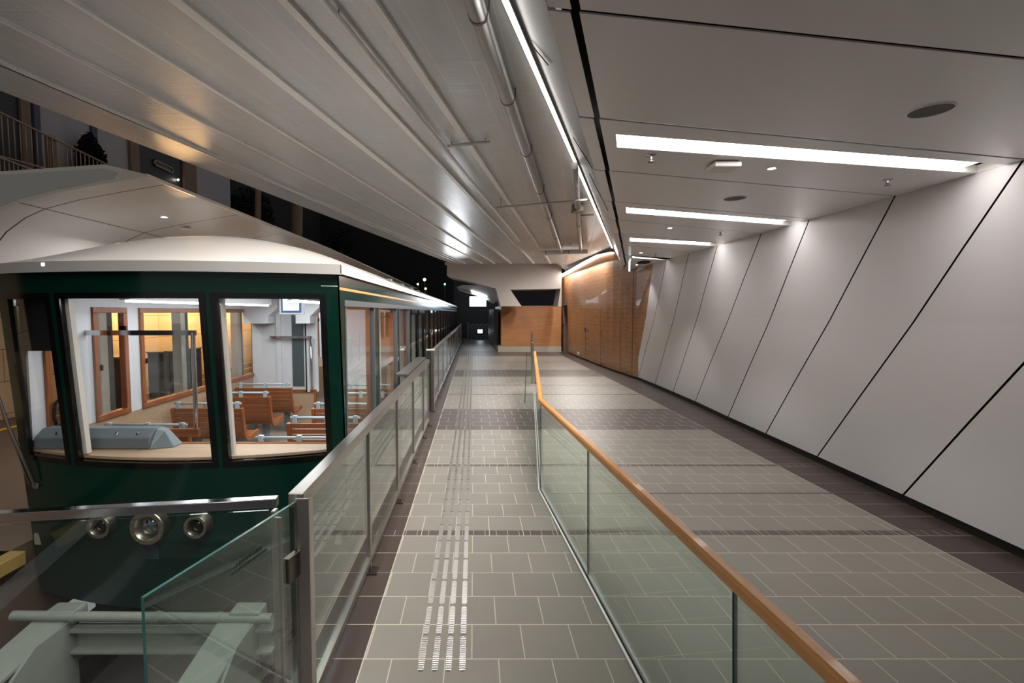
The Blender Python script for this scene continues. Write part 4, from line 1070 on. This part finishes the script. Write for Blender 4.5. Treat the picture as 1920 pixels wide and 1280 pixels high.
# monitor in the tram
c = atY(546, 573, 6.0)
t = thing('ceiling_monitor', 'small lit monitor hanging from the tram ceiling', 'monitor', c)
MB().box(c.x - .15, c.x + .15, 6.0, 6.05, c.z - .11, c.z + .12).build('casing', m_greybar, t, bevel=.006)
MB().box(c.x - .125, c.x + .125, 5.992, 6.0, c.z - .085, c.z + .10).build('bezel', m_label, t)
MB().box(c.x - .10, c.x + .10, 5.988, 5.992, c.z - .06, c.z + .085).build('display', m_screen, t)
m = MB()
for k, (xa, xb, z) in enumerate(((-.06, .05, .06), (.0, .08, .04), (-.03, .085, .02), (-.09, .09, -.005), (-.05, .07, -.03), (-.02, .08, -.045))): m.box(c.x + xa, c.x + xb, 5.986, 5.988, c.z + z, c.z + z + .007)
m.build('lettering', m_ink, t)
MB().tube([(c.x, 6.03, c.z + .1), (c.x, 6.03, 2.23)], .02, 8).build('bracket', m_greyp, t)
for q in ((-2.4, 5.0), (-2.5, 6.8), (-2.5, 9.6), (-2.5, 13), (-2.5, 17), (-2.5, 21)): area('tram_lamp', (q[0], q[1], 2.2), .9, 22 if q[1] < 9 else 12, (.93, .97, 1.0), (0, 0, 0), 1.6)

# ------------------------------------------------------------------ track end buffer
t = thing('buffer_frame', 'galvanised steel buffer frame across the track in front of the tram', 'buffer', (-2.5, 3.3, -1.15))
BY = 3.35
b0, b1 = atY(24, 1154, BY), atY(510, 1159, BY)
MB().tube([b0, b1], .035, 14).build('pipe', m_galv, t)
for f in (.24, .56, .8): p = b0.lerp(b1, f); MB().tube([p + Vector((-.012, 0, 0)), p + Vector((.012, 0, 0))], .041, 14).build('coupling', m_galv, t)
MB().box(b0.x + .3, b1.x, BY - .02, BY + .12, b0.z - .12, b0.z - .10).box(b0.x + .3, b1.x, BY + .05, BY + .065, b0.z - .28, b0.z - .1).box(b0.x + .3, b1.x, BY - .02, BY + .12, b0.z - .28, b0.z - .265).build('beam', m_galv, t)
for x in (b0.x + .40, b1.x - .14):
    m = MB(); zt = b0.z - .04
    m.prism([(x, BY + .05, zt), (x, BY - .28, zt), (x, BY - .62, zt - .20), (x, BY - .95, -1.15), (x, BY + .05, -1.15)], (.02, 0, 0))
    m.build('gusset', m_galv, t)
    m = MB().bar((x - .12, BY + .05, zt + .01), (x - .12, BY - .55, zt - .08), .24, .02).bar((x - .12, BY - .55, zt - .09), (x - .12, BY - .95, -1.13), .24, .02); m.build('flange', m_galv, t)
    MB().box(x - .17, x + .06, BY - .02, BY + .12, zt - .02, zt + .075).build('cap', m_galv, t, bevel=.02)
    MB().tube([(x - .2, BY - .1, zt - .3), (x - .2, BY - 1.0, zt - .42)], .055, 14).build('damper', m_galv, t)
for i, x in enumerate((-3.28, -1.76)):
    m = MB(); m.box(x - .035, x + .035, 1.5, 31, -1.0, -.96).box(x - .01, x + .01, 1.5, 31, -1.1, -1.0).box(x - .07, x + .07, 1.5, 31, -1.15, -1.1)
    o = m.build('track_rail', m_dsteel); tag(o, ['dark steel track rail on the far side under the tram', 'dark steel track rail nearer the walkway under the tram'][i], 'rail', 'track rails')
for i, y in enumerate((2.0, 2.75)):
    o = MB().box(-3.6, -1.3, y, y + .22, -1.155, -1.02).build('sleeper', m_conc if False else m_darkc, bevel=.01); tag(o, ['sleeper across the track, nearest the fence', 'sleeper across the track, under the buffer frame'][i], 'sleeper', 'track sleepers')
t = thing('anchor_plate', 'pale bolted anchor plate on the track bed below the buffer', 'plate', (-2.3, 2.7, -1.0))
MB().box(-2.45, -2.15, 2.2, 3.2, -1.15, -.98).build('plate', m_galv, t, bevel=.01)
for y in (2.4, 3.0): MB().lathe((-2.3, y, -.98), (0, 0, 1), [(.04, 0), (.04, .03), (0, .035)], 6).build('bolt', m_dsteel, t)
o = MB().box(-4.12, -3.86, 3.5, 4.0, -.22, -.10).build('platform_edge_block', m_yelblk, bevel=.01); tag(o, 'weathered yellow edge block of the far platform beside the tram nose', 'edge block')
t = thing('side_fence', 'short glass fence panel at the far platform edge left of the tram', 'fence', (-4.1, 3.4, -.1))
MB().box(-4.10, -4.088, 2.4, 3.75, .05, 1.0).build('pane', [m_glass], t); MB().box(-4.14, -4.05, 2.4, 3.72, -.1, .05).build('shoe', m_dark, t)

# ------------------------------------------------------------------ far platform: orange lit wall, columns, gates
o = MB().box(-9.4, -9.0, 3, 30, -.1, 3.3).build('wall_left', m_stone); struct(o, 'orange lit stone wall behind the tram windows', 'wall')
o = MB().box(-8.3, -8.2, 4, 30, -.1, -.096).build('floor_marking_line', m_yellow); struct(o)
ar = MB(); c0 = Vector((-8.98, 14.9, 2.95))
for k in range(16):
    a = PI + PI * k / 16 ; b = PI + PI * (k + 1) / 16
    ar.bar(c0 + Vector((0, math.cos(a) * 1.6, math.sin(a) * .85)), c0 + Vector((0, math.cos(b) * 1.6, math.sin(b) * .85)), .03, .03, up=(1, 0, 0))
for k in range(8):
    y = c0.y - 1.1 + k * .31; h = .62 * math.sqrt(max(0, 1 - ((y - c0.y) / 1.35) ** 2)); ar.box(-8.985, -8.97, y - .07, y + .07, 2.95 - h, 3.0)
o = ar.build('wall_relief', M('bronze_relief', (120, 84, 46), .5)); tag(o, 'arched ribbed relief mounted high on the orange stone wall', 'relief')
for i, px in enumerate((184, 335, 442, 640)):
    a = atX(px, 600, -6.6); t = thing('platform_column', 'pale and slate clad platform column, %s seen through the tram windows' % ord_[i], 'column', (-6.6, a.y, -.1), 'columns of the far platform')
    MB().box(-6.70, -6.50, a.y - .10, a.y + .06, -.1, 2.6).build('shaft', m_col, t); MB().box(-6.68, -6.54, a.y + .06, a.y + .24, -.1, 2.6).build('slate_cladding', m_slate, t)
for i, px in enumerate((222, 300, 352)):
    a = atX(px, 700, -7.4); t = thing('ticket_gate', 'dark steel gate cabinet on the far platform, %s seen through the tram windows' % ord_[i], 'gate cabinet', (-7.4, a.y, -.1), 'steel gate cabinets of the far platform')
    MB().box(-7.6, -7.2, a.y - .12, a.y + .3, -.1, 1.0).build('cabinet', m_dark, t, bevel=.01); MB().tube([(-7.18, a.y - .1, -.1), (-7.18, a.y - .1, 1.05)], .05, 12).build('post', m_steel, t); MB().box(-7.62, -7.18, a.y - .14, a.y + .32, 1.0, 1.03).build('lid', m_steel, t)
ORA = (1.0, .67, .34)
for y in (12.2, 14.8, 17.4, 20.5): area('assumed_wall_lamp', (-7.6, y, 2.75), .4, 70, ORA, (0, math.radians(62), 0), 1.6, math.radians(110))  # assumed lamps for the orange light on the stone wall, none visible
for y in (7, 11.5): area('platform_fill', (-5.0, y, 3.0), .3, 24, (1, .97, .94), (0, 0, 0), .3)  # unseen fill added to lift the canopy and far platform

# ------------------------------------------------------------------ buildings and trees above the far platform
BX = -13.0
def bx(px, py): return atX(px, py, BX)
bld = thing('old_building', 'dim old building with pilasters beyond the platform canopy', 'building', (BX, 14, 0))
def wallp(name, x0, x1, yt, ybm, mat, d=.0, th=.3, par=bld):
    a, b = bx(x0, 300), bx(x1, 300); z1, z0 = bx(x0, yt).z + .6, min(bx(x0, ybm).z, bx(x1, ybm).z) - 1.0
    return MB().box(BX - d - th, BX - d, a.y, b.y, z0, z1).build(name, mat, par)
wallp('shopfront', -60, 50, 120, 330, m_bd, .12)
wallp('lattice_pier', 48, 66, 120, 330, m_bb, .05)
wallp('pilaster', 69, 80, 130, 330, m_bcol, .0)
wallp('wall', 80, 178, 150, 330, m_bw, .12)
wallp('pilaster', 177, 187, 170, 330, m_bcol, .03)
wallp('wall', 187, 247, 190, 335, m_bw, .12)
wallp('pilaster', 246, 262, 200, 335, m_bb, .0)
wallp('shopfront', 260, 350, 220, 380, m_bd, .10)
wallp('pilaster', 345, 368, 220, 390, m_bb, .0)
wallp('wall', 367, 434, 250, 420, m_bw, .12)
for (x0, x1, y0, y1) in ((291, 327, 298, 326),):
    a, b = bx(x0, y0), bx(x1, y1); e = .05; m = MB(); X = BX - .08
    z0, z1 = b.z, a.z
    for q in ((a.y, b.y, z1 - e, z1), (a.y, b.y, z0, z0 + e), (a.y, a.y + e, z0, z1), (b.y - e, b.y, z0, z1)): m.box(X, X + .06, *q)
    fo = m.build('window_frame', m_brail, bld); MB().box(X + .01, X + .02, a.y, b.y, z0, z1).build('pane', m_blackg, fo)
def wallz(px, py, x): return atX(px, py, x)
def railing(label, top, bot_, x, spacing_px, nm='stair_railing'):
    (xa, ya), (xb, yb) = top; (xc, yc), (xd, yd) = bot_
    A, B = atX(xa, ya, x), atX(xb, yb, x); Cc, D = atX(xc, yc, x), atX(xd, yd, x)
    t = thing(nm, label, 'railing', Cc)
    MB().tube([A, B], .03, 8).build('top_rail', m_brail, t); MB().tube([Cc, D], .025, 8).build('bottom_rail', m_brail, t)
    n = max(2, int(abs(xb - xa) / spacing_px))
    for k in range(n + 1):
        f = k / n; p, q = A.lerp(B, f), Cc.lerp(D, f); MB().tube([(x, p.y, p.z), (x, p.y, q.z)], .014, 6).build('baluster', m_brail, t)
    return t
railing('tan stair railing descending in front of the white building wall', ((-10, 206), (204, 310)), ((-10, 290), (204, 348)), BX + .8, 9)
railing('lower tan stair railing just above the canopy, far upper left', ((-20, 288), (96, 332)), ((-20, 345), (96, 352)), BX + 1.6, 8)
a = atX(95, 300, BX + .7); 
o = MB().box(BX + .65, BX + .78, a.y - .12, a.y + .12, a.z - 2, atX(95, 256, BX + .7).z).build('railing_pier', m_bb); tag(o, 'brown pier between the two stair railings', 'pier')
o = MB().prism([(BX + .76, atX(-30, 330, BX + .5).y, atX(-30, 250, BX + .5).z - 1.6), (BX + .76, atX(215, 330, BX + .5).y, atX(215, 345, BX + .5).z - .4), (BX + .76, atX(215, 330, BX + .5).y, 2), (BX + .76, atX(-30, 330, BX + .5).y, 2)], (-.08, 0, 0)).build('stair_flank', m_bb)
tag(o, 'brown flank wall under the upper stair railing', 'stair wall')
f = MB().prism([(-19, -20, -1), (-19, -20, 14), (-19, 60, 16), (-19, 60, -1)], (-1, 0, 0)).prism([(-19, 60, -1), (-19, 60, 16), (30, 60, 12), (30, 60, -1)], (0, 1, 0)).build('hill_backdrop', M('black_hillside', (14, 16, 12), .95)); struct(f)  # hillside backdrop added to keep the bright sky out of view
f = MB().box(-19, -9.45, -6, 60, -.6, -.1).box(-9.45, -1.5, 40.1, 60, -.6, -.1).build('ground', M('dark_ground', (30, 29, 27), .9)); struct(f)
# shrub and trees
def blob(mb, c, r, n, seed, leaf=.12):
    rnd = random.Random(seed)
    for _ in range(n):
        d = Vector((rnd.gauss(0, 1), rnd.gauss(0, 1), rnd.gauss(0, 1))).normalized() * (rnd.random() ** .4)
        p = Vector(c) + Vector((d.x * r[0], d.y * r[1], d.z * r[2])); u = Vector((rnd.gauss(0, 1), rnd.gauss(0, 1), rnd.gauss(0, 1))).normalized(); v = u.orthogonal().normalized(); s = leaf * (.6 + rnd.random() * .8)
        mb.poly([p - u * s, p + v * s * .45, p + u * s, p - v * s * .45])
t = thing('dark_shrub', 'dark rounded shrub in front of the white building wall', 'shrub', atX(170, 330, BX + .4))
m = MB(); blob(m, atX(172, 304, BX + .32), (.2, .62, .78), 1100, 3, .12); blob(m, atX(170, 274, BX + .32), (.12, .28, .45), 300, 5, .09); m.build('foliage', m_leafd, t)
p = atX(172, 330, BX + .35); MB().tube([(p.x, p.y, p.z - 1.2), (p.x, p.y, p.z + .3)], .05, 8).build('stem', m_bark, t)
for i, (px, pt_, pb, r, lab) in enumerate(((558, 385, 450, .36, 'pale lit tree trunk rising behind the canopy edge'), (484, 370, 425, .16, 'dim brown tree trunk near the building corner'))):
    a, b = atX(px, pt_ - 60, BX + 1), atX(px - 4, pb + 60, BX + 1)
    t = thing('street_tree', lab, 'tree', (b.x, b.y, -.1))
    MB().tube([(b.x, b.y, -.1), b, b.lerp(a, .5) + Vector((0, .1, 0)), a, a + Vector((.2, .3, 2))], [r * 1.3, r * 1.1, r, r * .95, r * .6], 12).build('trunk', m_bark, t)
    m = MB(); blob(m, a + Vector((0, .8, 2.2)), (1.6, 2.6, 1.5), 1500, 20 + i, .16); m.build('crown', m_leaf, t)
for i, (px, py, lab) in enumerate(((470, 400, 'dark bare bush beside the dim tree trunk'), (640, 450, 'black leafy tree behind the canopy, left of the lamps'), (740, 490, 'black leafy tree close to the street lamps'))):
    c = atX(px, py, BX - 1.5); t = thing('night_tree', lab, 'tree', (c.x, c.y, -.1))
    m = MB(); blob(m, c, (1.3, 2.2 + i, 1.6), 1500, 40 + i, .16); m.build('crown', m_leafd, t); MB().tube([(c.x, c.y, -.1), (c.x, c.y, c.z)], .15, 8).build('trunk', m_bark, t)
# street lamps far away
def lamp(px, py, Y, label, e, r=.07, col=None):
    c = atY(px, py, Y); t = thing('street_lamp', label, 'street lamp', (c.x, Y, -.1), 'distant street lamps')
    MB().tube([(c.x, Y + .1, -.1), (c.x, Y + .1, c.z)], .05, 8).build('pole', m_dark, t)
    MB().lathe(c, (0, 0, 1), [(0, -r), (r * .7, -r * .7), (r, 0), (r * .7, r * .7), (0, r)], 12).build('bulb', m_lampw if col is None else col, t)
lamp(796, 524, 46, 'brightest distant street lamp above the tram roof', 60, .16)
lamp(783.5, 532.5, 46, 'distant street lamp just left of the brightest one', 30, .11)
lamp(798, 541, 46, 'distant street lamp just below the brightest one', 30, .12)
lamp(834, 532.5, 46, 'green signal lamp between the street lamps and the white beam', 8, .09, m_green_l)
lamp(852.5, 523, 46, 'faint distant lamp under the tip of the white beam', 8, .07)
c = atX(334, 337, BX - .02); t = thing('wall_lamp', 'small bright wall lamp in the dark shopfront above the canopy', 'lamp', c)
MB().lathe(c, (0, 0, 1), [(0, -.05), (.05, 0), (0, .05)], 10).build('bulb', EM('small_bulb', (1, .95, .85), 20), t); MB().box(c.x - .1, c.x, c.y - .02, c.y + .02, c.z + .04, c.z + .07).build('arm', m_dark, t)
# added fills and assumed lamps without fittings; the sodium one lights the soffit edge
area('front_fill', (-2.2, -2.5, 3.9), .5, 55, WARM, (math.radians(35), 0, 0), 1.2)  # unseen fill added behind the camera for the canopy front and tram nose
spot('assumed_sodium_lamp', (-3.95, 6.6, 3.62), (-3.7, 6.0, 4.1), 15, (1, .58, .25), 120, .35)  # assumed source of the orange spot on the soffit, set above the canopy edge
area('walkway_fill', (.7, 18.6, 3.9), .3, 60, WARM, (0, 0, 0), 2.0)  # added fill over the far walkway floor, no fitting there
spot('assumed_floodlight', (-.72, 20.2, 2.75), (-1.0, 13.0, 4.5), 110, (.9, .95, 1.0), 42, .5)  # assumed source of the pale gleam on the far soffit, no fitting modelled
for y in (6.6, 9.5, 13): area('canopy_fill', (-5.1, y, 2.2), .3, 2.4, (1, .97, .95), (PI, 0, 0), 1.2)  # added upward fill to brighten the canopy underside
